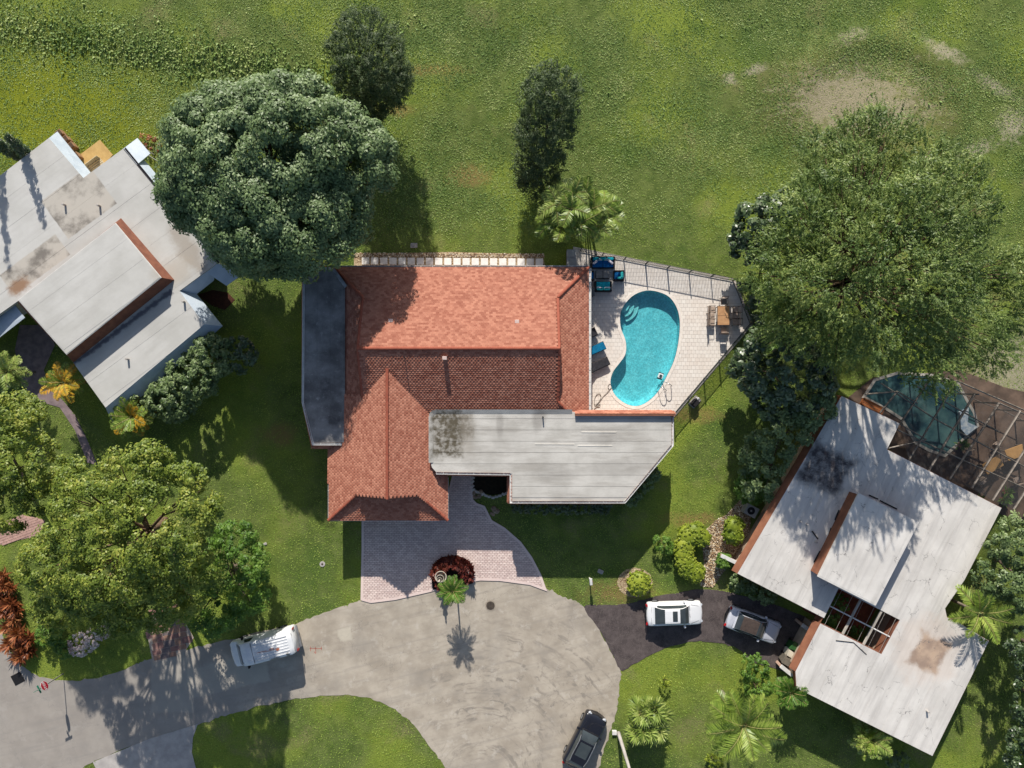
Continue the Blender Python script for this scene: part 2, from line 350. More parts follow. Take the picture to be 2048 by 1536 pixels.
def pavers(name, poly, z, th, w, h, ang, mat, parent, gap=.014, seed=1, bond=.5, jz=.004):
    rr = random.Random(seed); m = MB(); ca, sa = math.cos(ang), math.sin(ang)
    xs = [p[0] for p in poly]; ys = [p[1] for p in poly]; cx, cy = sum(xs) / len(xs), sum(ys) / len(ys); rad = max(math.hypot(p[0] - cx, p[1] - cy) for p in poly)
    ni, nj = int(rad / w) + 2, int(rad / h) + 2; cs = []
    for j in range(-nj, nj):
        for i in range(-ni, ni):
            x, y = (i + (bond if j % 2 else 0)) * w, j * h; cs.append((cx + x * ca - y * sa, cy + x * sa + y * ca))
    a = np.array(cs); ok = inpoly(a[:, 0], a[:, 1], poly)
    for (x, y), o in zip(cs, ok):
        if o: 
            zt = z + th / 2 + rr.uniform(-jz, jz); hx, hy = w / 2 - gap / 2, h / 2 - gap / 2; vs = []
            for kz, ins in ((-th / 2, 0), (th / 2, .006)):
                for ex, ey in ((-1, -1), (1, -1), (1, 1), (-1, 1)):
                    lx, ly = ex * (hx - ins), ey * (hy - ins); vs.append((x + lx * ca - ly * sa, y + lx * sa + ly * ca, zt + kz))
            m.add(vs, [(4, 5, 6, 7), (0, 1, 5, 4), (1, 2, 6, 5), (2, 3, 7, 6), (3, 0, 4, 7)])
    o = m.build(name, mat, parent); tag(o, kind='stuff'); return o
pavers('brick_paver', dpoly, .03, .035, .27, .145, 0, PAVER, drive, seed=3)
m = MB(); e0 = offset(dpoly, -.10); e1_ = offset(dpoly, .10); n = len(dpoly); m.add([(p[0], p[1], .075) for p in e0] + [(p[0], p[1], .075) for p in e1_] + [(p[0], p[1], 0) for p in e1_], [(i, n + i, n + (i + 1) % n, (i + 1) % n) for i in range(n)] + [(n + i, 2 * n + i, 2 * n + (i + 1) % n, n + (i + 1) % n) for i in range(n)]); m.build('edging', PAVER, drive)

# garden drive under the trees at left: big irregular flagstones, each a piece of its own
FLAG = [mk('flagstone_%s' % n, A(*c), A(*d), 3, .85, .2, bump=.3) for n, c, d in (('tan', (176, 138, 118), (150, 116, 100)), ('pink', (160, 122, 112), (138, 104, 98)), ('grey', (132, 118, 116), (112, 100, 100)))]
MORT = mk('pale_mortar', A(196, 180, 164), A(170, 154, 140), 5)
drv2, fpoly = sheet('flagstone_driveway', [(296, 1225), (352, 1215), (388, 1275), (372, 1300), (335, 1318), (306, 1326), (297, 1280)], .03, MORT)
rr = random.Random(5); e1 = Vector((math.cos(R(12)), math.sin(R(12)))); e2 = Vector((-e1.y, e1.x)); c0 = P(340, 1270); v0 = -3.0; k2 = 0
while v0 < 3.0:
    hh = rr.choice((.42, .55, .62)); u0 = -3.2 + rr.random() * .4
    while u0 < 3.2:
        ww = rr.choice((.4, .55, .75, .9)); quad = []
        for a, bb in ((u0 + .02, v0 + .02), (u0 + ww - .02, v0 + .02), (u0 + ww - .02, v0 + hh - .02), (u0 + .02, v0 + hh - .02)):
            q = Vector((c0.x, c0.y)) + e1 * a + e2 * bb; quad.append((q.x, q.y))
        pc = clipconvex(quad, fpoly) if False else (quad if all(inpoly(np.array([q[0] for q in quad]), np.array([q[1] for q in quad]), fpoly)) else (lambda s: [] if not inpoly(np.array([sum(q[0] for q in s) / 4]), np.array([sum(q[1] for q in s) / 4]), fpoly)[0] else s)(quad))
        if pc:
            m = MB(); m.prism(pc, .028, .045 + rr.uniform(0, .006), bottom=False); m.build('flagstone', FLAG[k2 % 3], drv2); k2 += rr.randint(1, 2)
        u0 += ww
    v0 += hh
# drive glimpsed at the left border, and the curved path of the neighbour
BRKP = mk('pinkish_pavement', A(196, 160, 146), A(170, 136, 126), 2, .85, .2, bump=.3)
d3, p3 = sheet('pink_driveway', [(-120, 1030), (0, 1045), (45, 1030), (90, 1040), (82, 1068), (55, 1076), (15, 1086), (-120, 1120)], .026, BRKP)
pavers('paver', p3, .028, .03, .4, .2, R(20), BRKP, d3, seed=9)
d4, p4 = sheet('stone_path', [(40, 650), (95, 650), (110, 690), (88, 740), (100, 780), (125, 800), (150, 830), (175, 880), (195, 930), (175, 925), (150, 860), (120, 815), (70, 800), (45, 770), (30, 700)], .026, mk('grey_stone_path', A(150, 132, 132), A(120, 106, 108), 2, .85, .2, bump=.3))
# gravel strip with square stepping stones along the back of the house
t = NT('river_gravel'); v = t.n('ShaderNodeTexVoronoi'); v.inputs['Scale'].default_value = 14; t.link(t.pos(), v.inputs['Vector']); vd = t.n('ShaderNodeSeparateColor'); t.link(v.outputs['Color'], vd.inputs[0])
k = t.mix(vd.outputs[0], A(122, 92, 66), A(216, 196, 160)); GRAV = t.col(k).fin(.8, .3, 0, v.outputs['Distance'], .8, .05)
strip, _ = sheet('gravel_strip', [(708, 508), (900, 504), (1086, 509), (1092, 545), (708, 545)], .03, GRAV)
STONE = mk('white_step_stone', A(246, 243, 238), A(232, 228, 222), 4, .8, .25, bump=.15)
for i in range(20):
    m = MB(); c = P(731 + i * 18.3, 522 + .12 * i, .06); m.rbox((c.x, c.y, .05), (.58, .56, .08), .02, R(random.Random(i).uniform(-1.5, 1.5))); m.build('stepping_stone', STONE, strip)
rr = random.Random(11); GR2 = [mk('pebble_%d' % i, A(*c)) for i, c in enumerate(((206, 186, 150), (168, 136, 102), (120, 96, 76), (226, 214, 192)))]
def pebbles(name, poly, z, n, r0, r1, parent, seed=1, mats=None):
    rr = random.Random(seed); m = MB(); x0 = min(p[0] for p in poly); x1 = max(p[0] for p in poly); y0 = min(p[1] for p in poly); y1 = max(p[1] for p in poly); c = 0
    while c < n:
        x, y = rr.uniform(x0, x1), rr.uniform(y0, y1)
        if not inpoly(np.array([x]), np.array([y]), poly)[0]: continue
        c += 1; r = rr.uniform(r0, r1); a = rr.uniform(0, 3.1); q = [Vector((math.cos(a + k * 1.257) * r * (1.25 if k % 2 else .9), math.sin(a + k * 1.257) * r, 0)) for k in range(5)]
        m.add([(x + v.x, y + v.y, z) for v in q] + [(x + v.x * .6, y + v.y * .6, z + r * .7) for v in q], [(5, 6, 7, 8, 9)] + [(k, (k + 1) % 5, 5 + (k + 1) % 5, 5 + k) for k in range(5)], rr.randrange(4))
    o = m.build(name, mats or GR2, parent); tag(o, kind='stuff'); return o
pebbles('river_pebbles', [tuple(P(a, bb)[:2]) for a, bb in ((710, 506), (1088, 508), (1088, 515), (710, 514))], .03, 2600, .03, .07, strip)

# ---------------------------------------------------------------- pool terrace
DECK = [(1150, 498), (1466, 560), (1501, 648), (1345, 832), (1150, 832)]
dw = [tuple(P(a, bb)[:2]) for a, bb in DECK]; EXCL.append(dw)
POOLZ = [(800, 420), (900, 432), (990, 475), (1050, 560), (1075, 660), (1075, 760), (1060, 880), (1030, 1000), (980, 1110), (910, 1240), (840, 1320), (760, 1370), (690, 1378), (620, 1355), (550, 1300), (510, 1230), (502, 1160), (525, 1090), (570, 1030), (620, 960), (632, 890), (622, 820), (590, 740), (580, 660), (590, 590), (630, 520), (700, 455)]
pool = [Vector((p.x, p.y)) for p in smooth_closed([P(a, bb) for a, bb in ZM(1100, 480, 4.152, POOLZ)], 3)]
if area(pool) < 0: pool = pool[::-1]
ins = offset(pool, 0.0); outr = offset(pool, .24)
DZ = .05
def ringmesh(m, inner, outer, z0, z1, zb=None):
    n = len(inner); vs = [(p[0], p[1], z1) for p in inner] + [(p[0], p[1], z1) for p in outer] + [(p[0], p[1], z0) for p in inner] + [(p[0], p[1], zb if zb is not None else z0) for p in outer]; fs = []
    for i in range(n):
        j = (i + 1) % n; fs += [(i, n + i, n + j, j), (2 * n + i, i, j, 2 * n + j), (n + i, 3 * n + i, 3 * n + j, n + j)]
    return m.add(vs, fs)
# the slab under the paving, with the hole of the pool in it (fan bridged ring to the border)
bm = bmesh.new(); ev = []
for loop in (dw, [tuple(p) for p in outr]):
    vv = [bm.verts.new((p[0], p[1], DZ - .03)) for p in loop]; ev += [bm.edges.new((vv[i], vv[(i + 1) % len(vv)])) for i in range(len(vv))]
bmesh.ops.triangle_fill(bm, use_beauty=True, use_dissolve=False, edges=ev)
for f in bm.faces:
    if f.normal.z < 0: f.normal_flip()
me = bpy.data.meshes.new('pool_deck'); bm.to_mesh(me); bm.free(); GROUT = mk('deck_grout', A(176, 160, 148), A(150, 136, 128), 4, .9); me.materials.append(GROUT)
deck = mobj('pool_deck', me); tag(deck, kind='structure')
t = NT('deck_tile'); k = t.mix(t.island(), A(230, 221, 211), A(242, 235, 226)); k = t.mix(t.ramp(t.noise(.45, 5, .6), .4, .75, 0, .5), k, A(234, 218, 204)); k = t.mix(t.ramp(t.noise(3, 6, .7), .6, .8, 0, .3), k, A(190, 172, 156))
oi = t.n('ShaderNodeObjectInfo'); k = t.mix(1., k, t.mix(oi.outputs['Random'], (.93, .92, .91), (1, 1, 1)), 'MULTIPLY'); DTILE = t.col(k).fin(.75, .25, 0, t.noise(40, 3), .15, .008)
T = .31; cand = []; x0, x1 = min(p[0] for p in dw), max(p[0] for p in dw); y0, y1 = min(p[1] for p in dw), max(p[1] for p in dw)
pa = np.array([(p.x, p.y) for p in outr]); j = 0; y = y0
while y < y1:
    x = x0 - (T / 2 if j % 2 else 0)
    while x < x1:
        q = [(x + .006, y + .006), (x + T - .006, y + .006), (x + T - .006, y + T - .006), (x + .006, y + T - .006)]; q = clipconvex(q, dw)
        if len(q) > 2:
            c = np.mean(np.array(q), 0); dd = np.hypot(pa[:, 0] - c[0], pa[:, 1] - c[1]); i = int(dd.argmin()); full = abs(area(q)) > .085
            if dd[i] < T:
                a_, b_ = pa[i - 1], pa[(i + 1) % len(pa)]; q = clip(q, a_, b_, False); full = False
                q = [tuple(p) for p in q]
            if len(q) > 2 and abs(area(q)) > .006:
                c = np.mean(np.array(q), 0)
                if not inpoly(np.array([c[0]]), np.array([c[1]]), [tuple(p) for p in offset(pool, .22)])[0]: cand.append((q, full, math.hypot(*c)))
        x += T
    y += T; j += 1
hidx = [i for i, c in enumerate(cand) if c[1] and c[0][0][0] > P(1186, 0).x]; hidx.sort(key=lambda i: cand[i][2]); single = set(hidx[:300])
tm = MB(); tm.prism([(-T / 2 + .006, -T / 2 + .006), (T / 2 - .006, -T / 2 + .006), (T / 2 - .006, T / 2 - .006), (-T / 2 + .006, T / 2 - .006)], -.02, 0, bottom=False); tme = tm.mesh('deck_tile', DTILE)
rest = MB(); rr = random.Random(2)
for i, (q, full, dd) in enumerate(cand):
    if i in single:
        o = mobj('deck_tile', tme, deck); c = np.mean(np.array(q), 0); o.location = (c[0], c[1], DZ + rr.uniform(-.002, .002)); o.rotation_euler = (rr.uniform(-.004, .004), rr.uniform(-.004, .004), 0)
    else: rest.prism(q, DZ - .02, DZ + rr.uniform(-.002, .002), bottom=False)
tag(rest.build('deck_tiles', DTILE, deck), kind='stuff')
# deck border
m = MB(); dwo = offset(dw, .0); ringmesh(m, [tuple(p) for p in offset(dw, -.02)], [tuple(p) for p in offset(dw, .15)], 0, DZ + .012, -.05); m.build('deck_border', mk('border_stone', A(206, 196, 186)), deck)
EXCL.append([tuple(p) for p in offset(dw, .15)])

# ---- the kidney pool
COPE = mk('pool_coping', A(240, 232, 222), A(224, 212, 200), 3, .7, .3)
pl = empty('swimming_pool', (P(1300, 690).x, P(1300, 690).y, 0), label='kidney-shaped turquoise swimming pool in the pale tiled terrace', cat='pool')
m = MB(); ringmesh(m, ins, outr, DZ - .25, DZ + .022); m.build('coping', COPE, pl)
t = NT('pool_plaster'); k = t.mix(t.ramp(t.noise(1.5, 5), .35, .7), A(150, 218, 224), A(170, 230, 234)); k = t.mix(t.ramp(t.noise(22, 4, .7), .55, .72, 0, .35), k, A(112, 196, 206)); PLAST = t.col(k).fin(.7, .2)
m = MB(); n = len(ins); dps = []
def pdepth(p): return -.72 - .035 * (P(0, 640).y - p[1])
inner = offset(pool, -.35); inn2 = offset(pool, -.7)
vs = [(p[0], p[1], DZ - .03) for p in ins] + [(p[0], p[1], pdepth(p) * .85) for p in offset(pool, -.06)] + [(p[0], p[1], pdepth(p)) for p in inner]
fs = [(i, (i + 1) % n, n + (i + 1) % n, n + i) for i in range(n)] + [(n + i, n + (i + 1) % n, 2 * n + (i + 1) % n, 2 * n + i) for i in range(n)] + [tuple(range(2 * n, 3 * n))]
m.add(vs, [tuple(reversed(f)) if False else f for f in fs]); m.build('basin', PLAST, pl)
WLINE = mk('waterline_tile', A(30, 120, 150), A(20, 90, 120), 10, .3)
m = MB(); vs = [(p[0], p[1], DZ - .02) for p in offset(pool, -.008)] + [(p[0], p[1], -.22) for p in offset(pool, -.012)]; m.add(vs, [(i, (i + 1) % n, n + (i + 1) % n, n + i) for i in range(n)]); m.build('waterline_tiles', WLINE, pl)
def water(name, tint, mixg=.0):
    t = NT(name); t.t.nodes.remove(t.b); tr = t.n('ShaderNodeBsdfTransparent'); tr.inputs[0].default_value = (*tint, 1); gl = t.n('ShaderNodeBsdfGlossy'); gl.inputs['Roughness'].default_value = .08; gl.inputs[0].default_value = (1, 1, 1, 1)
    fr = t.n('ShaderNodeFresnel'); fr.inputs[0].default_value = 1.33; bp = t.n('ShaderNodeBump'); bp.inputs['Strength'].default_value = .5; bp.inputs['Distance'].default_value = .06
    t.link(t.math('ADD', t.noise(4.5, 3, .6), t.math('MULTIPLY', t.noise(14, 3, .6), .4)), bp.inputs['Height']); t.link(bp.outputs[0], gl.inputs['Normal']); t.link(bp.outputs[0], fr.inputs['Normal'])
    # tint mottled lighter and darker, painting in the light play of ripples
    c = t.mix(t.ramp(t.noise(8, 3, .65), .38, .62), tuple(v * .80 for v in tint), tuple(min(1, v * 1.08) for v in tint)); t.link(c, tr.inputs[0])
    mx = t.n('ShaderNodeMixShader'); mx.inputs[0].default_value = .06; t.link(tr.outputs[0], mx.inputs[1]); t.link(gl.outputs[0], mx.inputs[2]); t.link(mx.outputs[0], t.out.inputs[0]); return t.mat
WAT = water('clear_pool_water', (.58, .90, .93))
m = MB(); m.poly([(p[0], p[1], -.08) for p in offset(pool, -.01)]); m.build('water', WAT, pl)
# curved entry steps in the north-west end
sc_ = P(1246, 612); 
STEP = mk('pool_step', A(196, 236, 232), A(176, 222, 220), 4, .6)
for i, r in enumerate((.55, .95, 1.35)):
    m = MB(); pts = [(sc_.x + r * math.cos(R(a)), sc_.y + .1 + r * math.sin(R(a))) for a in range(-75, 66, 10)]
    w = [(sc_.x - .25, sc_.y + .9), (sc_.x - .25, sc_.y - .9)]; pg = pts + [(sc_.x + .05, sc_.y + .45), (sc_.x - .10, sc_.y - .35)]
    m.prism(pg, -1.0, -.22 - .16 * i); m.build('step', STEP, pl)
CHR = mk('brushed_steel', (.55, .55, .56), None, 3, .25, .5, 1.0)
for dx, dy in ((0, 0), (-.42, -.36)):
    b0 = P(1330, 766); b0 = Vector((b0.x + dx, b0.y + dy, 0)); d = Vector((.95, -.52, 0)).normalized(); m = MB()
    m.tube(spline([b0 + Vector((0, 0, -.35)) - d * .25, b0 + Vector((0, 0, .1)) - d * .25, b0 + Vector((0, 0, .75)) - d * .05, b0 + Vector((0, 0, .85)) + d * .25, b0 + Vector((0, 0, .6)) + d * .5, b0 + Vector((0, 0, .04)) + d * .52], 5), .028, 8); m.build('handrail', CHR, pl, True)
rob = empty('pool_cleaner', P(1321, 752, -.1), R(-20), 'small pale pool cleaning robot in the water by the ladder', 'pool cleaner')
RB1 = mk('robot_white', A(220, 230, 230)); RB2 = mk('robot_dark', A(40, 70, 76))
m = MB(); m.rbox((0, 0, .0), (.42, .40, .16), .08); m.build('body', RB1, rob, world=False)
m = MB(); m.rbox((.0, 0, .1), (.2, .22, .06), .05); m.build('top_hatch', RB2, rob, world=False)
for sy in (-1, 1): m = MB(); m.rbox((0, sy * .24, -.04), (.46, .08, .14), .04); m.build('track', RB2, rob, world=False)
ho = MB(); hz = [(1222, 770), (1219, 768), (1216, 774), (1220, 780), (1223, 775), (1214, 785), (1206, 794), (1200, 802), (1190, 810), (1189, 800), (1193, 790), (1199, 787), (1202, 795), (1196, 806), (1192, 812), (1199, 814), (1200, 808), (1194, 812), (1188, 819)]
ho.tube(spline([P(a, bb, DZ + .025 + .02 * (i % 3)) for i, (a, bb) in enumerate(hz)], 5), .022, 6)
tag(ho.build('pool_hose', mk('grey_hose', A(150, 140, 130)), None, True), 'thin grey hose looping from the pool edge to the corner of the deck', 'hose')

# pebble bed beside the right-hand house, bark bed and edging stones in front of the entrance
pb, pbp = sheet('pebble_bed', [(1412, 1060), (1432, 1040), (1452, 1030), (1480, 1000), (1500, 1010), (1500, 1060), (1480, 1110), (1450, 1140), (1425, 1175), (1400, 1172), (1408, 1130), (1405, 1095)], .02, GRAV)
pebbles('bed_pebbles', pbp, .02, 2600, .03, .075, pb, seed=5)
sb_, sbp = sheet('soil_bed', [(905, 945), (1022, 945), (1022, 985), (985, 990), (962, 985), (945, 975), (943, 950)], .015, mk('dark_soil', A(50, 44, 34), A(36, 32, 26), 4, .95, .1, bump=.5))
EDG = mk('edging_stone', A(206, 200, 190), A(176, 168, 158), 5, .85, .2, bump=.3); rr = random.Random(8)
for i, (a, bb) in enumerate(((946, 955), (945, 963), (945, 971), (947, 979), (953, 983), (960, 984), (966, 988), (972, 991), (979, 993), (986, 995), (993, 993), (1000, 991), (1007, 988), (1013, 986))):
    m = MB(); c = P(a, bb); m.rbox((c.x, c.y, .06), (.30, .20, .14), .06, rr.uniform(-.6, .6)); m.build('edging_stone', EDG, sb_)
for a, bb, lab in ((990, 1023, 'pile of tan rocks in the shaded lawn before the white flat roof'), (956, 988, 'small pile of rocks at the edge of the brick walk')):
    o = empty('rock_pile', P(a, bb), 0, lab, 'rocks')
    for q in range(9):
        m = MB(); x, y, r0 = rr.uniform(-.35, .35), rr.uniform(-.3, .3), rr.uniform(.12, .22); m.lathe([(r0, -.02), (r0 * 1.05, r0 * .4), (r0 * .6, r0 * .8), (r0 * .1, r0 * .9)], (x, y, 0), 6); m.v = [(v[0] + rr.uniform(-.03, .03), v[1] + rr.uniform(-.03, .03), v[2] + rr.uniform(-.02, .02)) for v in m.v]; m.build('rock', mk('tan_rock', A(168, 148, 126), A(132, 112, 94), 4, .9, .2, bump=.4) if 'tan_rock' not in bpy.data.materials else bpy.data.materials['tan_rock'], o, world=False)
sheet('planting_bed', [(395, 590), (425, 580), (455, 585), (470, 600), (450, 620), (425, 612)], .02, mk('red_brown_mulch', A(96, 62, 48), A(70, 46, 38), 4, .95, .1, bump=.6))
for a, b, rx, ry in ((1270, 1165, 36, 30),): sheet('mulch_ring', [(a + rx * math.cos(q * .52), b + ry * math.sin(q * .52)) for q in range(12)], .015, GRAV, grow=-.2)
# ================================================================ houses
t = NT('terracotta_tile'); r_ = t.island(); k = t.mix(r_, A(172, 106, 85, 1.45), A(214, 148, 122, 1.45)); k = t.mix(t.ramp(t.noise(.35, 4), .4, .7, 0, .22), k, A(188, 116, 93, 1.4)); k = t.mix(t.ramp(t.noise(5, 5, .7), .58, .8, 0, .35), k, A(150, 88, 74))
TERRA = t.col(k).fin(.78, .25, 0, t.noise(40, 3), .25, .01)
RIDGE = mk('terracotta_ridge', A(190, 108, 84, 1.5), A(172, 94, 74, 1.5), 2, .75, .25, bump=.15)
STUC = mk('pink_stucco', A(206, 176, 156), A(190, 158, 140), 2, .9, .2, bump=.2)
WHT = mk('white_trim', A(226, 224, 220), A(208, 206, 202), 3, .6, .3, bump=.1)
DGLS = mk('dark_window_glass', (.02, .03, .035), (.03, .04, .05), 1, .08, .6)
BROWN = mk('brown_fascia', A(146, 98, 78, 1.3), A(126, 82, 66, 1.3), 1.5, .85, .2, bump=.2)
PIPE = mk('vent_metal', A(190, 184, 178), A(168, 160, 154), 4, .5)
RUBB = mk('black_rubber', A(34, 32, 34))
def tiles(name, pts, parent, w=.245, e=.15, mat=None, lip=.028):
    pts = [Vector(p) for p in pts]; n = (pts[1] - pts[0]).cross(pts[2] - pts[0]).normalized()
    if n.z < 0: n = -n
    u = Vector((0, 0, 1)).cross(n).normalized(); v = n.cross(u); o = pts[0]
    uv = [((p - o).dot(u), (p - o).dot(v)) for p in pts]; u0, u1 = min(a for a, _ in uv), max(a for a, _ in uv); v0, v1 = min(a for _, a in uv), max(a for _, a in uv)
    cs = []; j = 0; y = v0 + e * .5
    while y < v1:
        x = u0 + (w / 2 if j % 2 else 0)
        while x < u1 + w: cs.append((x, y)); x += w
        y += e; j += 1
    a = np.array(cs); ok = inpoly(a[:, 0], a[:, 1], uv); m = MB(); rr = random.Random(len(cs))
    prof = ((-.49, .0), (-.2, .016), (.2, .016), (.49, .0))
    for (x, y), k in zip(cs, ok):
        if not k: continue
        jz = rr.uniform(-.006, .008); vs = []
        for vo, hb, hs in ((.62 * e, .01, .7), (-.54 * e, lip + jz * .5, 1.), (-.54 * e, .0, 0.)):
            for po, h in prof: vs.append(o + u * (x + po * w) + v * (y + vo) + n * (hb + h * hs + .012))
        m.add(vs, [(4 + i, 5 + i, 1 + i, i) for i in range(3)] + [(8 + i, 9 + i, 5 + i, 4 + i) for i in range(3)])
    o_ = m.build(name, mat or TERRA, parent); tag(o_, kind='stuff'); return o_
cm = MB()
for i in range(6):
    a0, a1 = R(180 * i / 6), R(180 * (i + 1) / 6)
    cm.add([(x, math.cos(a) * rr_, math.sin(a) * rr_ * .75) for x, rr_ in ((-.22, .13), (.22, .105)) for a in (a0, a1)], [(0, 2, 3, 1)])
cm.add([(-.22, math.cos(R(180 * i / 6)) * .13, math.sin(R(180 * i / 6)) * .13 * .75) for i in range(7)], [tuple(range(7))])
CAPME = cm.mesh('ridge_tile', RIDGE, False)
def ridge(a, b, parent, step=.40, up=.05):
    a, b = Vector(a), Vector(b); d = (b - a); n = max(1, int(d.length / step)); d.normalize()
    q = d.to_track_quat('X', 'Z')
    for i in range(n):
        o = mobj('ridge_tile', CAPME, parent); p = a + d * ((i + .5) * (b - a).length / n)
        o.location = p + Vector((0, 0, up)); o.rotation_mode = 'QUATERNION'; o.rotation_quaternion = q; o.scale = ((b - a).length / n / .40, 1, 1)
def roofpart(name, slopes, mat, parent, th=.12):
    m = MB()
    for s_ in slopes: m.slab(s_, th)
    return m.build(name, mat, parent)
sm = MB(); sm.box((0, 0, 0), (.03, .17, .015)); STRAPME = sm.mesh('gutter_strap', WHT)
def gutter(path, parent, wd=.13, dep=.10, side=1, mat=None, step=.85):
    """open channel along path, to the side given; straps cross it"""
    path = [Vector(p) for p in path]; m = MB(); outp = []
    n = len(path)
    for i, p in enumerate(path):
        ds = []
        if i > 0: ds.append((path[i] - path[i - 1]).normalized())
        if i < n - 1: ds.append((path[i + 1] - path[i]).normalized())
        ns = [Vector((d.y, -d.x, 0)) * side for d in ds]; q = sum(ns, Vector()); q = q / max(.3, q.length_squared) * (1 if len(ns) == 1 else 2); outp.append(q)
    for i in range(n - 1):
        a, b, na, nb = path[i], path[i + 1], outp[i], outp[i + 1]; dz = Vector((0, 0, -dep))
        pr = [(0, 0), (0, -dep), (wd, -dep), (wd, 0), (wd + .035, 0), (wd + .035, -dep - .02), (-.02, -dep - .02), (-.02, 0)]
        vs = [a + na * x + Vector((0, 0, y)) for x, y in pr] + [b + nb * x + Vector((0, 0, y)) for x, y in pr]
        m.add(vs, [(k, (k + 1) % 8, 8 + (k + 1) % 8, 8 + k) for k in range(8)] + [(0, 7, 6, 1), (1, 6, 5, 2), (2, 5, 4, 3)])
    g_ = m.build('gutter', mat or WHT, parent)
    for i in range(n - 1):
        a, b = path[i], path[i + 1]; L = (b - a).length; d = (b - a).normalized(); nn = Vector((d.y, -d.x, 0)) * side; c = int(L / step)
        for k in range(c):
            o = mobj('gutter_strap', STRAPME, g_); p = a + d * (L * (k + .5) / c) + nn * (wd / 2); o.location = p + Vector((0, 0, .01)); o.rotation_euler = (0, 0, math.atan2(d.y, d.x))
    return g_
def strips(name, poly, z, ang, w, mat, parent, gap=.02, th=.02, off=0., seed=0):
    """sheets of roofing laid side by side over the polygon, each one its own piece"""
    rr = random.Random(seed); d = Vector((math.cos(ang), math.sin(ang))); nn = Vector((-d.y, d.x)); pr = [Vector(p[:2]).dot(nn) for p in poly]; a = min(pr) + off; k = 0; res = []
    while a < max(pr):
        lo, hi = nn * (a + gap / 2), nn * (a + w - gap / 2); q = clip([tuple(p[:2]) for p in poly], lo, lo + d, True); q = clip(q, hi, hi + d, False) if len(q) > 2 else q
        if len(q) > 2 and abs(area(q)) > .02:
            m = MB(); m.prism(q, z - .03, z + th + rr.uniform(-.004, .004), bottom=False); res.append(m.build(name, mat, parent))
        a += w; k += 1
    return res
def window(parent, c, w, h, ang, depth=.06):
    d = Vector((math.cos(ang), math.sin(ang), 0)); m = MB(); M = Matrix.Rotation(ang, 4, 'Z')
    for dx, dz, sw, sh in ((-w / 2, 0, .08, h), (w / 2, 0, .08, h), (0, h / 2, w + .08, .08), (0, -h / 2, w + .08, .08), (0, 0, .05, h)):
        m.box(Vector(c) + d * dx + Vector((0, 0, dz)), (sw, depth, sh), ang)
    f = m.build('window', WHT, parent); m = MB(); m.box(c, (w, .02, h), ang); m.build('pane', DGLS, f); return f

# ---------------------------------------------------------------- the red-roofed house in the middle
mh = empty('tile_roofed_house', Q(900, 760, 0), label='red tile roofed house with white and black flat roof wings in the middle', cat='house')
E0, GZ, RZ = 3.0, 4.09, 5.76
FOOT = [(640, 560), (1155, 560), (1155, 838), (1305, 838), (1305, 880), (1220, 978), (1030, 978), (1030, 935), (895, 935), (895, 1012), (690, 1012), (690, 880), (655, 880), (640, 800)]
m = MB(); m.prism([tuple(q[:2]) for q in QL(FOOT)], 0, 2.95); m.build('wall', STUC, mh)
EXCL.append([tuple(q[:2]) for q in QL(FOOT)])
nsl = [Q(687, 547, E0), Q(1169, 547, E0), Q(1107, 609, GZ), Q(1107, 704, RZ), Q(749, 704, RZ), Q(749, 609, GZ)]
ssl = [Q(749, 704, RZ), Q(1107, 704, RZ), Q(1107, 799, GZ), Q(1128, 819, 3.72), Q(749, 819, 3.72)]
esl = [Q(1169, 547, E0), Q(1169, 861, E0), Q(1107, 799, GZ), Q(1107, 609, GZ)]
wsl = [Q(687, 547, E0), Q(749, 609, GZ), Q(749, 800, GZ), Q(687, 800, E0)]
mr = roofpart('main_roof', [nsl, ssl, esl, wsl], BROWN, mh)
for s_, l_ in ((nsl, .026), (ssl, .045), (esl, .026), (wsl, .026)): tiles('roof_tiles', s_, mr, lip=l_)
for gx in (1105, 751): gm = MB(); gm.add([Q(gx, 609, GZ - .05), Q(gx, 799, GZ - .05), Q(gx, 704, RZ - .05)], [(0, 1, 2)]); gm.build('gable', STUC, mr)
ridge(Q(747, 704, RZ), Q(1109, 704, RZ), mr); ridge(Q(1169, 547, E0), Q(1109, 607, GZ), mr); ridge(Q(1132, 823, 3.66), Q(1109, 801, GZ), mr); ridge(Q(690, 550, E0 + .08), Q(747, 607, GZ), mr)
# rake tiles along the two small gables
for gx in (1109, 747):
    for y1_ in (609, 799): ridge(Q(gx, y1_, GZ), Q(gx, 704, RZ - .03), mr, up=.0)
# garage wing
GR = 5.09; RX = 797
ws2 = [Q(RX, 741, GR), Q(749, 788, 4.26), Q(677, 788, E0), Q(677, 1025.6, E0), Q(735, 974, 4.0), Q(RX, 974, GR), ]
es2 = [Q(RX, 741, GR), Q(RX, 974, GR), Q(850, 974, 4.05), Q(902, 1025.6, E0), Q(902, 857, E0), Q(874, 828, 3.57)]
ss2 = [Q(677, 1025.6, E0), Q(902, 1025.6, E0), Q(850, 974, 3.76), Q(735, 974, 3.76)]
gr = roofpart('garage_roof', [ws2, es2, ss2], BROWN, mh)
for s_, l_ in ((ws2, .026), (es2, .026), (ss2, .04)): tiles('roof_tiles', s_, gr, lip=l_)
m = MB(); m.add([Q(735, 971, 3.74), Q(850, 971, 3.74), Q(RX, 971, GR - .05)], [(0, 1, 2)]); m.build('gable', STUC, gr)
ridge(Q(RX, 740, GR), Q(RX, 977, GR), gr); ridge(Q(677, 1025.6, E0), Q(733, 975, 3.9), gr); ridge(Q(902, 1025.6, E0), Q(852, 975, 3.9), gr)
gutter([Q(687, 547, E0), Q(1170, 547, E0)], mh, wd=.09, side=-1, mat=WHT); gutter([Q(1170, 548, E0), Q(1170, 838, E0)], mh, side=-1)
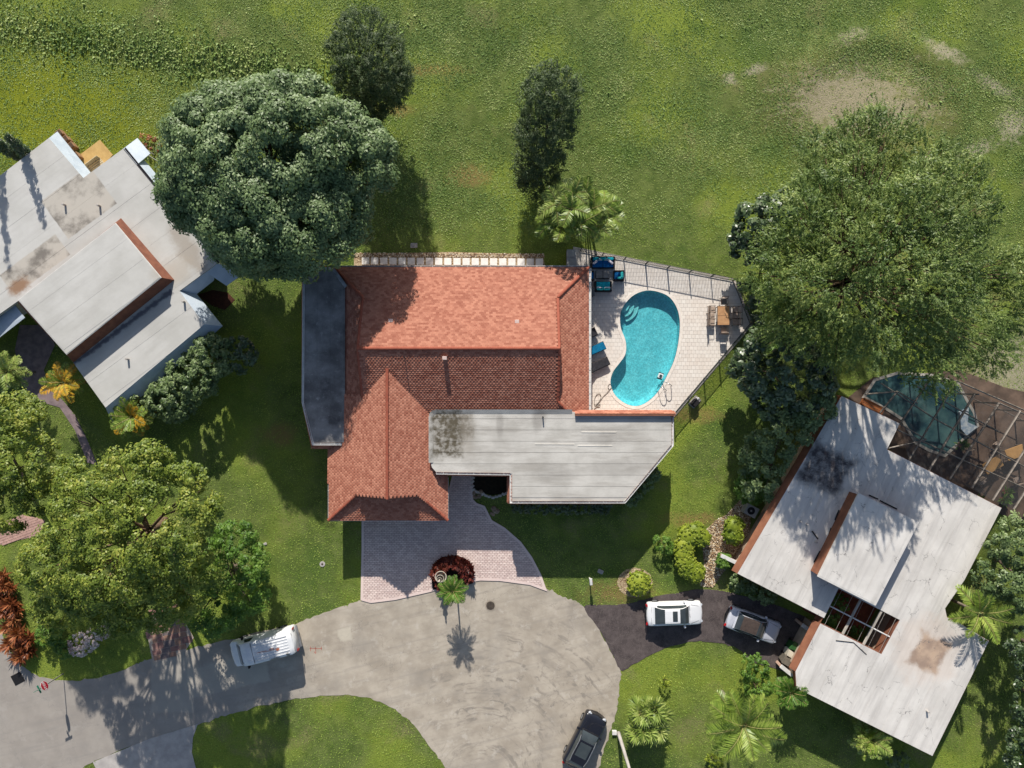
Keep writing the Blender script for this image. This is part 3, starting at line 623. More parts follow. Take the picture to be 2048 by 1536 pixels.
gutter([Q(676, 890, E0), Q(676, 1027, E0), Q(903, 1027, E0), Q(903, 945, E0)], mh, side=-1)
# garage door and openings in the walls
m = MB(); m.box(Q(790, 1013, 1.1), (4.9, .08, 2.2)); gd = m.build('garage_door', WHT, mh)
for i in range(4): m = MB(); m.box(Q(790, 1014.4, .3 + .54 * i), (4.8, .05, .48)); m.build('door_panel', WHT, gd)
for x in (730, 820, 960, 1060): window(mh, Q(x, 559, 1.5), 2.0, 1.3, 0)
for x in (1080, 1160): window(mh, Q(x, 979, 1.5), 1.8, 1.2, 0)
for y in (620, 700, 780): window(mh, Q(1156, y, 1.25), 1.9, 2.0, R(90))
window(mh, Q(639, 640, 1.5), 1.4, 1.2, R(90)); window(mh, Q(639, 740, 1.5), 1.4, 1.2, R(90))
# black flat roof on the west side with its tiled skirt
BZ = 3.62
t = NT('dark_roof_felt'); k = t.mix(t.ramp(t.noise(.5, 6, .65), .3, .72), A(96, 93, 92), A(156, 153, 150)); k = t.mix(t.ramp(t.noise(2.5, 6, .7), .55, .8, 0, .6), k, A(206, 202, 198)); k = t.mix(t.ramp(t.noise(.9, 4), .55, .75, 0, .6), k, A(66, 64, 66)); BLK = t.col(k).fin(.75, .3, 0, t.noise(12, 4), .2, .02)
bp = [Q(637, 555), Q(688, 555), Q(711, 588), Q(711, 877), Q(654, 878), Q(635, 803)]
br = MB(); br.prism([tuple(p[:2]) for p in bp], 2.9, BZ); br = br.build('flat_roof', BLK, mh); br['label'] = 'dark grey stained flat roof along the west side'
strips('roof_felt_sheet', bp, BZ, R(90), .98, BLK, br, gap=.03, th=.012, off=.1, seed=4)
bo = [Q(626.5, 545.6, 2.95), Q(700, 545.6, 2.95)]
for a, b_ in (((637, 555), (626.5, 545.6)), ):
    pass
sk = MB(); skt = [[Q(637, 555, BZ), Q(626.5, 545.6, 2.95), Q(626.5, 803, 2.95), Q(635, 803, BZ)], [Q(635, 803, BZ), Q(626.5, 803, 2.95), Q(645, 890, 2.95), Q(654, 878, BZ)], [Q(654, 878, BZ), Q(645, 890, 2.95), Q(677, 890, 2.95), Q(690, 878, BZ)], [Q(637, 555, BZ), Q(690, 555, BZ), Q(690, 545.6, 2.95), Q(626.5, 545.6, 2.95)]]
for q in skt: sk.slab(q, .08)
sk = sk.build('tiled_skirt', BROWN, mh)
for q in skt: tiles('roof_tiles', q, sk, .25, .15)
gutter([Q(688, 553.5, BZ + .03), Q(636, 553.5, BZ + .03), Q(634.2, 803, BZ + .03), Q(653, 879, BZ + .03), Q(705, 879, BZ + .03)], mh, wd=.11, dep=.07, side=-1 if False else 1, step=.8)
m = MB(); m.add([Q(688, 556, BZ + .02), Q(711, 589, BZ + .02), Q(716, 584, BZ + .12), Q(692, 551, BZ + .1)], [(0, 1, 2, 3)]); m.build('flashing', mk('grey_flashing', A(168, 168, 170), A(120, 120, 124), 3, .5, .4, .3), br)
# white flat roof
WZ = 3.9
t = NT('white_roof_coating'); k = t.mix(t.ramp(t.noise(.6, 5, .6), .3, .7), A(186, 182, 174), A(206, 202, 194)); sv = t.local((0, 0), 0, (.25, 1.6, 1)); k = t.mix(t.ramp(t.noise(1.2, 6, .65, sv), .42, .7, 0, .6), k, A(156, 150, 141)); k = t.mix(t.ramp(t.noise(14, 4, .7), .66, .78, 0, .5), k, A(128, 124, 118))
wp_ = lambda a, b: tuple(P(a, b, WZ)[:2])
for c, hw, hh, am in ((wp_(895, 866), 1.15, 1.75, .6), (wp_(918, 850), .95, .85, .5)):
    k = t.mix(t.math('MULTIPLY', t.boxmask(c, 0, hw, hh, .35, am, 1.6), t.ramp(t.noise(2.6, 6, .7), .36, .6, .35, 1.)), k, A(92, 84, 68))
k = t.mix(t.math('MULTIPLY', t.boxmask(wp_(934, 868), 0, .5, 1.6, .3, .4, 1.2), .45), k, A(158, 150, 138))
for c, rx, ry, s_ in (((1205, 878), 1.4, .4, .4), ((1230, 935), 2.4, .6, .3), ((1078, 838), .5, .8, .5), ((1000, 850), .25, .9, .35), ((1110, 945), 1.6, .6, .3)): k = t.mix(t.math('MULTIPLY', t.ellmask(wp_(*c), 0, rx, ry, .5, .5, 1.5), s_), k, A(120, 114, 108))
WROOF = t.col(k).fin(.6, .3, 0, t.noise(7, 5, .6), .25, .03)
WP = [(868, 823), (1144, 823), (1176, 832), (1343, 832), (1343, 889), (1249, 1002), (1024, 1002), (1024, 946), (872, 944), (864, 935), (861, 925), (861, 832), (863, 826)]
wpw = [tuple(p[:2]) for p in PL(WP, WZ)]; m = MB(); m.prism(wpw, 2.9, WZ - .02); wr = m.build('flat_roof', WROOF, mh); wr['label'] = 'white coated flat roof over the front wing'
strips('roof_membrane_sheet', wpw, WZ - .01, 0, .84, WROOF, wr, gap=.022, th=.018, off=.25, seed=3)
for a, b_, y in ((1160, 1236, 865), (1066, 1152, 889), (1152, 1228, 892)):
    m = MB(); m.add([P(a, y, WZ), P(a + 6, y + 1.5, WZ + .0), P(b_ - 6, y + 1.5, WZ), P(b_, y, WZ), P(a + 5, y, WZ + .035), P(b_ - 5, y + .4, WZ + .035), P(a + 4, y - 3.5, WZ), P(b_ - 4, y - 3.5, WZ)], [(0, 1, 4), (1, 2, 5, 4), (2, 3, 5), (0, 4, 6), (4, 5, 7, 6), (5, 3, 7)]); m.build('roof_wrinkle', WROOF, wr)
m = MB(); cant = [(861, 925), (861, 832), (864, 825), (870, 822), (1144, 822)]
for i in range(len(cant) - 1):
    a, b_ = P(*cant[i], WZ), P(*cant[i + 1], WZ); d = (b_ - a).normalized(); nn = Vector((-d.y, d.x, 0)); m.add([a - nn * .22 + Vector((0, 0, .022)), b_ - nn * .22 + Vector((0, 0, .022)), b_ + nn * .12 + Vector((0, 0, .16)), a + nn * .12 + Vector((0, 0, .16))], [(0, 1, 2, 3)])
m.build('flashing', WROOF, wr)
# tiled skirt round the white roof
ZB = 2.95
def skirt(pts, outs, parent, zt, zb, name='tiled_skirt'):
    s0 = MB(); ql = []
    for i in range(len(pts) - 1):
        a, b_ = Vector((*pts[i][:2], zt)), Vector((*pts[i + 1][:2], zt)); c, d = Vector((*outs[i + 1][:2], zb)), Vector((*outs[i][:2], zb)); ql.append([a, b_, c, d]); s0.slab([a, b_, c, d], .06)
    o = s0.build(name, BROWN, parent)
    for q in ql: tiles('roof_tiles', q, o, .25, .15)
    return o
e_ = [P(*p, WZ) for p in ((1343, 832), (1343, 889), (1249, 1002), (1024, 1002), (1024, 946), (872, 944))]
of = offset([p for p in e_] + [P(872, 832, WZ)], .34); ar = [(p.x, p.y) for p in e_] + [tuple(P(872, 832, WZ)[:2])]
if area(ar) < 0: of = of[::-1]
skirt(e_, of[:6], mh, WZ - .02, ZB)
# tiled parapet on the terrace side
pin = [P(1150, 829, 4.2), P(1352, 829, 4.2)]; pout = [P(1146, 825, 3.3), P(1354, 825, 3.3)]
m = MB(); m.slab([P(1150, 828, 4.12), P(1350, 828, 4.12), Vector((P(1350, 828, 4.12).x + .1, P(1350, 828, 4.12).y + .22, 3.3)), Vector((P(1150, 828, 4.12).x, P(1150, 828, 4.12).y + .22, 3.3))], .06)
m.box((P(1250, 830, 4.0).x, P(1250, 830, 4.0).y, 3.6), (P(1350, 0, 4).x - P(1150, 0, 4).x, .12, 1.2)); pp = m.build('parapet', BROWN, mh)
tiles('roof_tiles', [P(1150, 828, 4.12), P(1350, 828, 4.12), Vector((P(1350, 828, 4.12).x + .1, P(1350, 828, 4.12).y + .22, 3.3)), Vector((P(1150, 828, 4.12).x, P(1150, 828, 4.12).y + .22, 3.3))], pp, .3, .2)
gutter([P(872, 945, WZ + .02), P(1023, 947, WZ + .02), P(1023, 1003, WZ + .02), P(1249, 1003, WZ + .02), P(1344, 890, WZ + .02), P(1344, 834, WZ + .02)], mh, wd=.10, dep=.08, side=1, step=.95)
# vents and pipes
def vent(c, w, h, parent, mat=PIPE, name='vent_pipe', square=True):
    m = MB()
    if square: m.rbox((c[0], c[1], c[2] + h / 2), (w, w * .8, h), .03)
    else: m.lathe([(w / 2, -.1), (w / 2, h), (w * .35, h + .01)], c, 12)
    o = m.build(name, mat, parent); return o
VNT = mk('pinkish_vent', A(226, 200, 190))
for a, b_, z, h in ((781, 641, 4.55, .42), (1034, 643, 4.57, .42), (889, 716, 5.25, .62)): c = P(a, b_, z + h); vent((c.x, c.y, z), .32, h, mr, VNT)
for a, b_, z in ((809, 715, 5.2),): c = P(a, b_, z + .4); vent((c.x, c.y, z), .07, .7, mr, RUBB, square=False)
for a, b_ in ((723, 808), (758, 806)): c = P(a, b_, 4.4); vent((c.x, c.y, 3.7 if a < 740 else 4.3), .07, .5, gr, RUBB, square=False)
c = P(1086, 834, WZ + .3); vent((c.x, c.y, WZ), .10, .45, wr, RUBB, square=False)

# ---------------------------------------------------------------- white flat-roofed house at the left border
lh = empty('flat_roofed_house', P(190, 560, 0), label='white flat roofed house with raised middle roof at the left border', cat='house')
LZ = 3.5; LA = math.atan2(-(297.6 - 356), 246 - 166.7)
t = NT('cream_roof_coating'); k = t.mix(t.ramp(t.noise(.35, 5, .6), .3, .7), A(188, 186, 180), A(204, 202, 197)); sv = t.local((0, 0), LA, (.2, 1.4, 1)); k = t.mix(t.ramp(t.noise(1.1, 5, .6, sv), .45, .75, 0, .3), k, A(164, 160, 154))
lp = lambda a, b: tuple(P(a, b, LZ)[:2])
for c, hw, hh in (((158, 405), 2.25, 1.75), ((70, 530), 2.6, .95)):
    mm = t.boxmask(lp(*c), LA, hw, hh, .05, .06, 3.); dirt = t.mix(t.ramp(t.noise(.55, 7, .62), .44, .66), A(190, 183, 172), A(126, 120, 112)); k = t.mix(mm, k, dirt)
k = t.mix(t.ellmask(lp(38, 572), LA, .8, .5, .5, .9, 2), k, A(150, 120, 96)); k = t.mix(t.math('MULTIPLY', t.ellmask(lp(375, 500), LA + R(90), 2.0, .7, .5, .9, 1.2), .8), k, A(164, 154, 142)); k = t.mix(t.math('MULTIPLY', t.ellmask(lp(352, 540), LA, 1.2, .9, .5, .9, 1.2), .5), k, A(180, 168, 152))
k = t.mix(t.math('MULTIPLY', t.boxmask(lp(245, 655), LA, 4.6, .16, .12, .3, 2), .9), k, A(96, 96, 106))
LROOF = t.col(k).fin(.65, .3, 0, t.noise(6, 5, .6), .2, .03)
LMET = mk('blue_white_metal', A(196, 206, 216), A(180, 192, 204), 1.5, .5, .4, bump=.05)
LM = [(-160, 465), (0, 351.5), (98, 276), (166.7, 356), (246, 297.6), (435, 526), (359, 582), (409, 648.5), (211, 815), (133, 706), (39, 600), (-160, 740)]
lm = [tuple(p[:2]) for p in PL(LM, LZ)]; m = MB(); m.prism(lm, LZ - .3, LZ); lr = m.build('flat_roof', LROOF, lh)
lw = [tuple(p[:2]) for p in offset(lm, -.55)]; m = MB(); m.prism(lw, 0, LZ - .3); m.build('wall', mk('cream_wall', A(214, 206, 196)), lh); EXCL.append(lw)
strips('roof_membrane_sheet', lm, LZ, LA, 1.85, LROOF, lr, gap=.012, th=.012, off=.4, seed=8)
def facet(pts, name, parent, mat, th=.06):
    m = MB(); m.slab(pts, th); return m.build(name, mat, parent)
LE = 2.55
for q in ([(98, 276, LZ), (166.7, 356, LZ), (181, 345, LE), (114.6, 263, LE)], [(246, 297.6, LZ), (272.8, 330, LZ), (300.5, 307, LE), (274.7, 276, LE)], [(272.8, 330, LZ), (435, 526, LZ), (449, 514, LE), (287, 318, LE)], [(435, 526, LZ - .05), (414, 545.5, LZ - .2), (453, 571.5, LE), (491, 544, LE)], [(435, 528, LZ - .1), (359, 582, LZ - .1), (393, 588, LE), (427, 561, LE)], [(359, 582, LZ), (409, 648.5, LZ), (445, 652, LE), (393, 588, LE)], [(409, 648.5, LZ), (211, 815, LZ), (224, 845, LE), (445, 652, LE)]):
    facet([P(*v) for v in q], 'sloping_eave', lh, LMET)
facet([P(14, 588.6, 3.0), P(49.5, 635.5, 3.0), P(-20, 690, 2.7), P(-120, 690, 2.7)], 'porch_roof', lh, LMET)
gutter([P(247, 297, LZ + .03), P(435, 527, LZ + .03)], lh, wd=.12, dep=.08, side=-1, mat=mk('dark_metal_edge', A(60, 56, 62)), step=50)
LT = 4.7
top = [(39, 600), (230.5, 449), (319, 554.6), (133, 706)]; tp = [P(a, b, LT) for a, b in top]; bs = [P(a, b, LZ) for a, b in ((36, 606), (242, 436), (349, 560), (147, 725))]
LBR = mk('brown_clerestory', A(150, 100, 80, 1.3), A(126, 82, 68, 1.3), 2, .85, .2, bump=.2)
for i in range(4): facet([tp[i], tp[(i + 1) % 4], bs[(i + 1) % 4], bs[i]], 'raised_fascia', lh, LBR)
m = MB(); m.prism([tuple(p) for p in offset([tuple(p[:2]) for p in tp], .05)], LT - .3, LT); rr_ = m.build('raised_roof', LROOF, lh)
strips('roof_membrane_sheet', [tuple(p[:2]) for p in tp], LT, LA, 1.9, LROOF, rr_, gap=.012, th=.012, off=.3, seed=9)
m = MB(); m.prism([tuple(p) for p in offset([tuple(p[:2]) for p in tp], .09)], LT - .08, LT - .02); m.build('roof_edge', WHT, lh)
for a, b_ in ((125, 408), (195, 410), (365, 603), (252, 718)): c = P(a, b_, LZ + .35); vent((c.x, c.y, LZ), .16, .38, lr, PIPE, square=False)
# patio in the recess of the left house
sheet('tan_patio', [(160, 310), (200, 280), (226, 310), (196, 345), (175, 340)], .05, mk('tan_deck', A(206, 172, 110), A(188, 154, 96), 2, .8))
for i, (a, b_) in enumerate(((127, 271), (139, 283), (150, 296), (160, 316))):
    bx = empty('wooden_planter', P(a, b_, 0), R(38), 'square wooden planter box, %s along the recessed eave of the left house' % ('first', 'second', 'third', 'last')[i] + ' from the field', 'planter', 'planters along the left house')
    m = MB(); m.rbox((0, 0, .3), (.5, .5, .6), .03); m.build('box', mk('planter_wood', A(170, 132, 98), A(140, 106, 78), 5), bx, world=False); m = MB(); m.rbox((0, 0, .6), (.42, .42, .05), .02); m.build('soil', mk('soil', A(96, 72, 52)), bx, world=False)
bn = empty('garden_bench', P(197, 334, 0), R(36), 'pale slatted bench on the tan patio of the left house', 'bench')
PLK = mk('pale_plank', A(214, 196, 160)); 
for i in range(4): m = MB(); m.box((0, -.24 + .16 * i, .44), (1.3, .12, .04)); m.build('slat', PLK, bn, world=False)
for sx in (-1, 1): m = MB(); m.box((sx * .55, 0, .21), (.08, .5, .42)); m.build('leg', PLK, bn, world=False)
m = MB(); m.box((0, .30, .68), (1.3, .05, .4)); m.build('backrest', PLK, bn, world=False)
fr = empty('garden_pergola', P(306, 325, 0), R(38), 'small white square pergola against the eave beside the big dome tree', 'pergola')
m = MB()
for x, y, w, h in ((-.45, 0, .07, .97), (.45, 0, .07, .97), (0, -.45, .97, .07), (0, .45, .97, .07)): m.box((x, y, 2.2), (w, h, .07))
m.build('top_frame', WHT, fr, world=False)
for sx in (-1, 1):
    for sy in (-1, 1): m = MB(); m.box((sx * .45, sy * .45, 1.08), (.07, .07, 2.16)); m.build('leg', WHT, fr, world=False)

# ---------------------------------------------------------------- flat-roofed house on the right
rh = empty('atrium_house', P(1720, 1150, 0), label='white flat roofed house with brown fascia and open atrium on the right', cat='house')
RZ_ = 3.3; RA = math.atan2(-(1232 - 1147), 1646 - 1475)
t = NT('grey_white_roof_coating'); k = t.mix(t.ramp(t.noise(.5, 5, .6), .3, .7), A(208, 203, 196), A(226, 221, 214)); sv = t.local((0, 0), RA + R(90), (.15, 1.8, 1)); k = t.mix(t.ramp(t.noise(1.0, 6, .65, sv), .42, .72, 0, .55), k, A(176, 171, 166))
rp = lambda a, b: tuple(P(a, b, RZ_)[:2])
k = t.mix(t.math('MULTIPLY', t.boxmask(rp(1652, 938), RA, 1.7, 1.6, .5, .8, 1.1), t.ramp(t.noise(1.7, 7, .75), .32, .6, .55, 1)), k, A(70, 64, 66))
k = t.mix(t.boxmask(rp(1858, 1305), RA, 1.15, 1.25, .25, .7, .8), k, t.mix(t.ramp(t.noise(1.1, 6), .35, .65), A(186, 158, 132), A(128, 104, 88))); k = t.mix(t.math('MULTIPLY', t.ellmask(rp(1856, 1300), RA, 2.5, 2.6, .3, .6, .9), .35), k, A(206, 184, 166))
crk = t.n('ShaderNodeTexVoronoi', feature='DISTANCE_TO_EDGE'); crk.inputs['Scale'].default_value = .55; cs_ = t.n('ShaderNodeVectorMath', operation='ADD'); t.link(t.pos(), cs_.inputs[0]); t.link(t.noise(1.5, 4, .6, out='Color'), cs_.inputs[1]); t.link(cs_.outputs[0], crk.inputs['Vector'])
k = t.mix(t.math('MULTIPLY', t.ramp(crk.outputs['Distance'], 0, .010, 1, 0), t.ramp(t.noise(.9, 4), .48, .62)), k, A(110, 106, 104))
RROOF = t.col(k).fin(.62, .3, 0, t.noise(6, 5, .6), .25, .03)
RM = [(1683, 792), (1475, 1147), (1648, 1236), (1677, 1177), (1800, 1240), (1763, 1308.5), (1640.5, 1247), (1591, 1343), (1593, 1376), (1865, 1512), (1978, 1282), (1922, 1248), (1894, 1235), (1890, 1217), (1929, 1160), (2003, 1016), (1774, 899), (1799.4, 847)]
rm = [tuple(p[:2]) for p in PL(RM, RZ_)]; m = MB(); m.prism(rm, RZ_ - .28, RZ_ - .012); rf = m.build('flat_roof', RROOF, rh)
m = MB(); m.prism([tuple(p) for p in offset(rm, .03)], RZ_ - .5, RZ_ - .04); m.build('fascia', BROWN, rh)
strips('roof_membrane_sheet', rm, RZ_ - .012, RA + R(90), .92, RROOF, rf, gap=.016, th=.014, off=.62, seed=6)
sl = MB(); pw = [P(*RM[0], RZ_), P(*RM[1], RZ_)]; pw2 = [Vector((p.x - .28, p.y + .10, RZ_ - .55)) for p in pw]; sl.slab([pw[0], pw[1], pw2[1], pw2[0]], .05); sl.build('sloping_fascia', mk('orange_brown_fascia', A(160, 108, 82, 1.3), A(138, 90, 70, 1.3), 1.5, .8, .2, bump=.2), rh)
pw = [P(1640.5, 1247, RZ_), P(1591, 1343, RZ_)]; pw2 = [Vector((p.x - .28, p.y + .10, RZ_ - .55)) for p in pw]; sl = MB(); sl.slab([pw[0], pw[1], pw2[1], pw2[0]], .05); sl.build('sloping_fascia', bpy.data.materials['orange_brown_fascia'], rh)
# walls: west wing, east wing
wl = MB(); wl.prism([tuple(p) for p in offset([rm[0], rm[1], rm[2], rm[3], tuple(P(1750, 960, RZ_)[:2]), rm[16], rm[17]], -.5)], 0, RZ_ - .5); wl.prism([tuple(p) for p in offset([rm[4], rm[5], rm[6], rm[7], rm[8], rm[9], rm[10], rm[13], rm[15], tuple(P(1835, 930, RZ_)[:2])], -.45)], 0, RZ_ - .5); wl.build('wall', mk('tan_wall', A(196, 172, 150)), rh)
EXCL.append(rm)
RT = 4.85; top = [(1718.6, 989.5), (1834.5, 1045.5), (1750, 1208), (1639, 1152)]; tp = [tuple(P(a, b, RT)[:2]) for a, b in top]
m = MB(); m.prism(tp, RZ_ - .1, RT - .14); m.build('raised_wall', bpy.data.materials['orange_brown_fascia'], rh)
m = MB(); m.prism([tuple(p) for p in offset(tp, .10)], RT - .14, RT); r2 = m.build('raised_roof', RROOF, rh); strips('roof_membrane_sheet', tp, RT, RA + R(90), .92, RROOF, r2, gap=.016, th=.012, off=.2, seed=12)
m = MB()
for a, b_ in (((1713, 986), (1631, 1150)),):
    pass
# atrium: floor, beams, plants, boxes
ATR = [(1677, 1177), (1800, 1240), (1763, 1308.5), (1640.5, 1247)]; at = [tuple(P(a, b, RZ_)[:2]) for a, b in ATR]
m = MB(); m.prism(at, -.05, .04); o = m.build('atrium_floor', mk('terracotta_floor', A(150, 84, 56), A(122, 66, 46), 2), rh)
m = MB()
for u in (.36, .70):
    a = P(1677 + (1800 - 1677) * u, 1177 + 63 * u, RZ_ - .15); b_ = P(1640.5 + 122.5 * u, 1247 + 61.5 * u, RZ_ - .15); bm_ = MB(); bm_.tube([a, b_], .11, 6); bm_.build('atrium_beam', mk('grey_beam_%d' % int(u * 10), A(180, 172, 160)), rh)
a = P(1660, 1212, RZ_ - .1); b_ = P(1780, 1274, RZ_ - .1); bm_ = MB(); bm_.tube([a, b_], .05, 6); bm_.build('atrium_beam', WHT, rh)
m = MB(); inn = [P(a, b, RZ_) for a, b in ATR]
for i in (1, 2, 3):
    a, b_ = inn[i], inn[(i + 1) % 4]; m.add([a + Vector((0, 0, -.02)), b_ + Vector((0, 0, -.02)), b_ + Vector((0, 0, -1.1)), a + Vector((0, 0, -1.1))], [(0, 1, 2, 3)])
m.build('atrium_lining', bpy.data.materials['orange_brown_fascia'], rh)
wb = empty('white_locker', P(1752, 1291, 0), R(-27), 'white box cabinet in the corner of the atrium', 'cabinet'); m = MB(); m.rbox((0, 0, 1.1), (.45, .6, 2.2), .03); m.build('body', WHT, wb, world=False); m = MB(); m.rbox((0, 0, 2.22), (.5, .65, .05), .03); m.build('lid', WHT, wb, world=False)
for a, b_, lab in ((1770, 1240, 'grey metal tub by the raised roof in the atrium'), (1752, 1272, 'dark barbecue on the lower atrium floor')):
    g_ = empty('barbecue' if 'barb' in lab else 'metal_tub', P(a, b_, 0), R(-27), lab, 'barbecue' if 'barb' in lab else 'tub'); m = MB(); m.rbox((0, 0, .8), (.95, .6, .5), .12); m.build('lid', mk('g' + lab[:9], A(*((150, 152, 156) if 'tub' in lab else (70, 70, 74))), None, 3, .4, .5, .3), g_, world=False); m = MB(); m.box((0, 0, .3), (.8, .5, .6)); m.build('stand', RUBB, g_, world=False)
for a, b_ in ((1616, 1050), (1634, 1085), (1858, 1425), (1603, 1044)): c = P(a, b_, RZ_ + .3); vent((c.x, c.y, RZ_), .14, .3, rf, PIPE, square=False)
for a, b_, c, d in ((1624, 1062, 1636, 1078), (1648, 1100, 1662, 1056), (1628, 1124, 1640, 1102), (1670, 1040, 1678, 1020), (1738, 990, 1756, 998), (1760, 1001, 1794, 1018)):
    m = MB(); m.tube([P(a, b_, RZ_ + .04), P(c, d, RZ_ + .04)], .05, 5); m.build('roof_pipe', RUBB, rf)
m = MB(); m.tube([P(1672, 1281, RZ_ + .02), P(1707, 1285, RZ_ + .02), P(1733, 1309, RZ_ + .02)], .03, 5); m.build('roof_cable', RUBB, rf)
# ================================================================ fence, furniture, vehicles, street things
FEN = mk('dark_green_fence', A(52, 60, 56), A(40, 48, 44), 5, .5, .4)
fe = empty('pool_fence', P(1330, 540, 0), label='dark metal picket fence around the pool terrace', cat='fence')
pm = MB(); pm.box((0, 0, .6), (.026, .026, 1.12)); PICK = pm.mesh('picket', FEN); pm = MB(); pm.box((0, 0, .64), (.07, .07, 1.28)); POST = pm.mesh('post', FEN)
for a, b in (((1160, 503), (1465, 562)), ((1465, 562), (1499, 648)), ((1499, 648), (1346, 829))):
    A_, B_ = P(*a), P(*b); L = (B_ - A_).length; d = (B_ - A_).normalized(); ang = math.atan2(d.y, d.x)
    for z in (.12, 1.12): m = MB(); m.box((A_ + B_) / 2 + Vector((0, 0, z)), (L, .035, .045), ang); m.build('rail', FEN, fe)
    np_ = round(L / 1.75)
    for i in range(np_ + 1): o = mobj('post', POST, fe); o.location = A_ + d * (L * i / np_); o.rotation_euler = (0, 0, ang)
    nk = int(L / .125)
    for i in range(1, nk): o = mobj('picket', PICK, fe); o.location = A_ + d * (L * i / nk); o.rotation_euler = (0, 0, ang)

WICK = mk('dark_wicker', A(46, 44, 48), A(32, 30, 34), 20, .7, .3, bump=.4, bscale=60)
def fabric(n, c, d=None): return mk(n, A(*c), A(*d) if d else None, 6, .85, .2, bump=.2)
NAVY = fabric('deep_blue_cushion', (18, 110, 176), (14, 92, 150)); TEAL = fabric('teal_cushion', (26, 176, 190), (18, 146, 166)); AQUA = fabric('aqua_pillow', (70, 206, 200), (46, 176, 180)); PAT = mk('patterned_pillow', A(230, 236, 240), A(28, 150, 170), 5, .85); WHP = fabric('white_pillow', (228, 222, 232))
def seat(name, label, loc, rz, w, d, cush, back, pillows, group=None):
    o = empty(name, loc, rz, label, 'sofa' if w > 1.1 else 'armchair', group); bz = DZ
    m = MB(); m.rbox((0, 0, .19), (w, d, .26), .04); m.build('frame', WICK, o, world=False)
    for sx in (-1, 1): m = MB(); m.rbox((sx * (w / 2 - .06), 0, .29), (.12, d, .42), .03); m.build('armrest', WICK, o, world=False)
    m = MB(); m.rbox((0, d / 2 - .06, .33), (w, .12, .56), .03); m.build('backrest', WICK, o, world=False)
    k = max(1, round(w / .95)); cw = (w - .26) / k
    for i in range(k): m = MB(); m.rbox((-w / 2 + .13 + cw * (i + .5), -.05, .39), (cw - .015, d - .2, .15), .06); m.build('seat_cushion', cush, o, world=False, smooth=False)
    kb = max(1, round(w / .7))
    for i in range(kb): m = MB(); m.rbox((-w / 2 + .13 + (w - .26) / kb * (i + .5), d / 2 - .19, .54), ((w - .26) / kb - .02, .22, .26), .08); m.build('back_cushion', back, o, world=False)
    for x, y, pw, rot, mt in pillows: m = MB(); m.rbox((x, y, .54), (pw, .17, .26), .07, rot); m.build('pillow', mt, o, world=False)
    return o
seat('sofa', 'long blue sofa with patterned back pillows by the pool fence', P(1205.5, 525, .4), 0, 1.92, .88, NAVY, TEAL, [(-.62, -.02, .42, R(38), WHP), (.62, -.02, .42, R(-38), WHP), (-.3, .2, .5, 0, PAT), (.3, .2, .5, 0, PAT)]).location.z = DZ
seat('loveseat', 'small teal two-seat sofa facing the coffee table', P(1206, 573, .4), R(180), 1.35, .82, TEAL, AQUA, [(-.3, .16, .5, .1, WHP), (.3, .16, .5, -.1, WHP)]).location.z = DZ
seat('armchair', 'teal armchair with aqua pillow between coffee table and pool', P(1237.5, 551.5, .4), R(-90), .84, .82, NAVY, AQUA, [(.2, .05, .4, R(90), AQUA)]).location.z = DZ
seat('armchair', 'teal armchair half hidden under the tiled eave', P(1178, 551.5, .4), R(90), .80, .78, NAVY, TEAL, [(-.25, .0, .36, R(90), AQUA)]).location.z = DZ
ct = empty('coffee_table', P(1205.5, 549, .35), 0, 'low dark coffee table with two grey square tops', 'table'); ct.location.z = DZ
m = MB(); m.rbox((0, 0, .18), (1.08, .6, .34), .03); m.build('base', WICK, ct, world=False)
for sx in (-1, 1): m = MB(); m.rbox((sx * .28, 0, .37), (.52, .58, .035), .03); m.build('tabletop', mk('grey_stone_top', A(150, 144, 138), A(128, 122, 116), 5, .5), ct, world=False)
st = empty('side_table', P(1182, 584, .5), 0, 'dark grey side cabinet beside the teal loveseat', 'side table'); st.location.z = DZ
m = MB(); m.rbox((0, 0, .3), (.5, .62, .56), .03); m.build('body', WICK, st, world=False); m = MB(); m.rbox((0, 0, .6), (.55, .68, .04), .03); m.build('tabletop', mk('slate_top', A(104, 108, 112)), st, world=False)
def lounger(loc, rz, label, fab):
    o = empty('sun_lounger', loc, rz, label, 'sun lounger', 'loungers by the pool'); FR = mk('bronze_frame', A(96, 86, 80), None, 4, .45, .4, .4) if 'bronze_frame' not in bpy.data.materials else bpy.data.materials['bronze_frame']
    m = MB(); 
    for sy in (-1, 1): m.box((0, sy * .32, .33), (1.95, .05, .05))
    m.box((.95, 0, .33), (.05, .66, .05)); m.box((-.95, 0, .33), (.05, .66, .05)); m.build('frame', FR, o, world=False)
    for sx in (-.7, .7):
        for sy in (-1, 1): m = MB(); m.box((sx, sy * .32, .165), (.045, .045, .33)); m.build('leg', FR, o, world=False)
    m = MB(); m.rbox((.32, 0, .385), (1.25, .60, .07), .04); m.build('seat_cushion', fab, o, world=False)
    M = Matrix.Rotation(R(28), 4, 'Y'); m = MB(); m.box((-.60, 0, .55), (.74, .60, .07), M=M); m.build('backrest', fab, o, world=False)
    return o
LD = fabric('charcoal_sling', (60, 60, 66), (46, 46, 50))
for a, b, l, fab in ((1170, 672, 'dark sun lounger mostly under the eave, nearest the north end', LD), (1187, 700, 'bright blue sun lounger in the middle of the row of three', fabric('blue_towelling', (10, 122, 164), (6, 98, 138))), (1195, 731, 'dark grey sun lounger nearest the hose, whole in view', LD)):
    lounger(P(a, b, .3), R(24), l, fab).location.z = DZ
ET = mk('tan_tabletop', A(196, 152, 110), A(178, 134, 96), 4, .5); BRZ = mk('bronze_chair_frame', A(92, 74, 64), None, 4, .5, .4, .3); SLG = fabric('tan_sling', (186, 166, 150), (160, 142, 128))
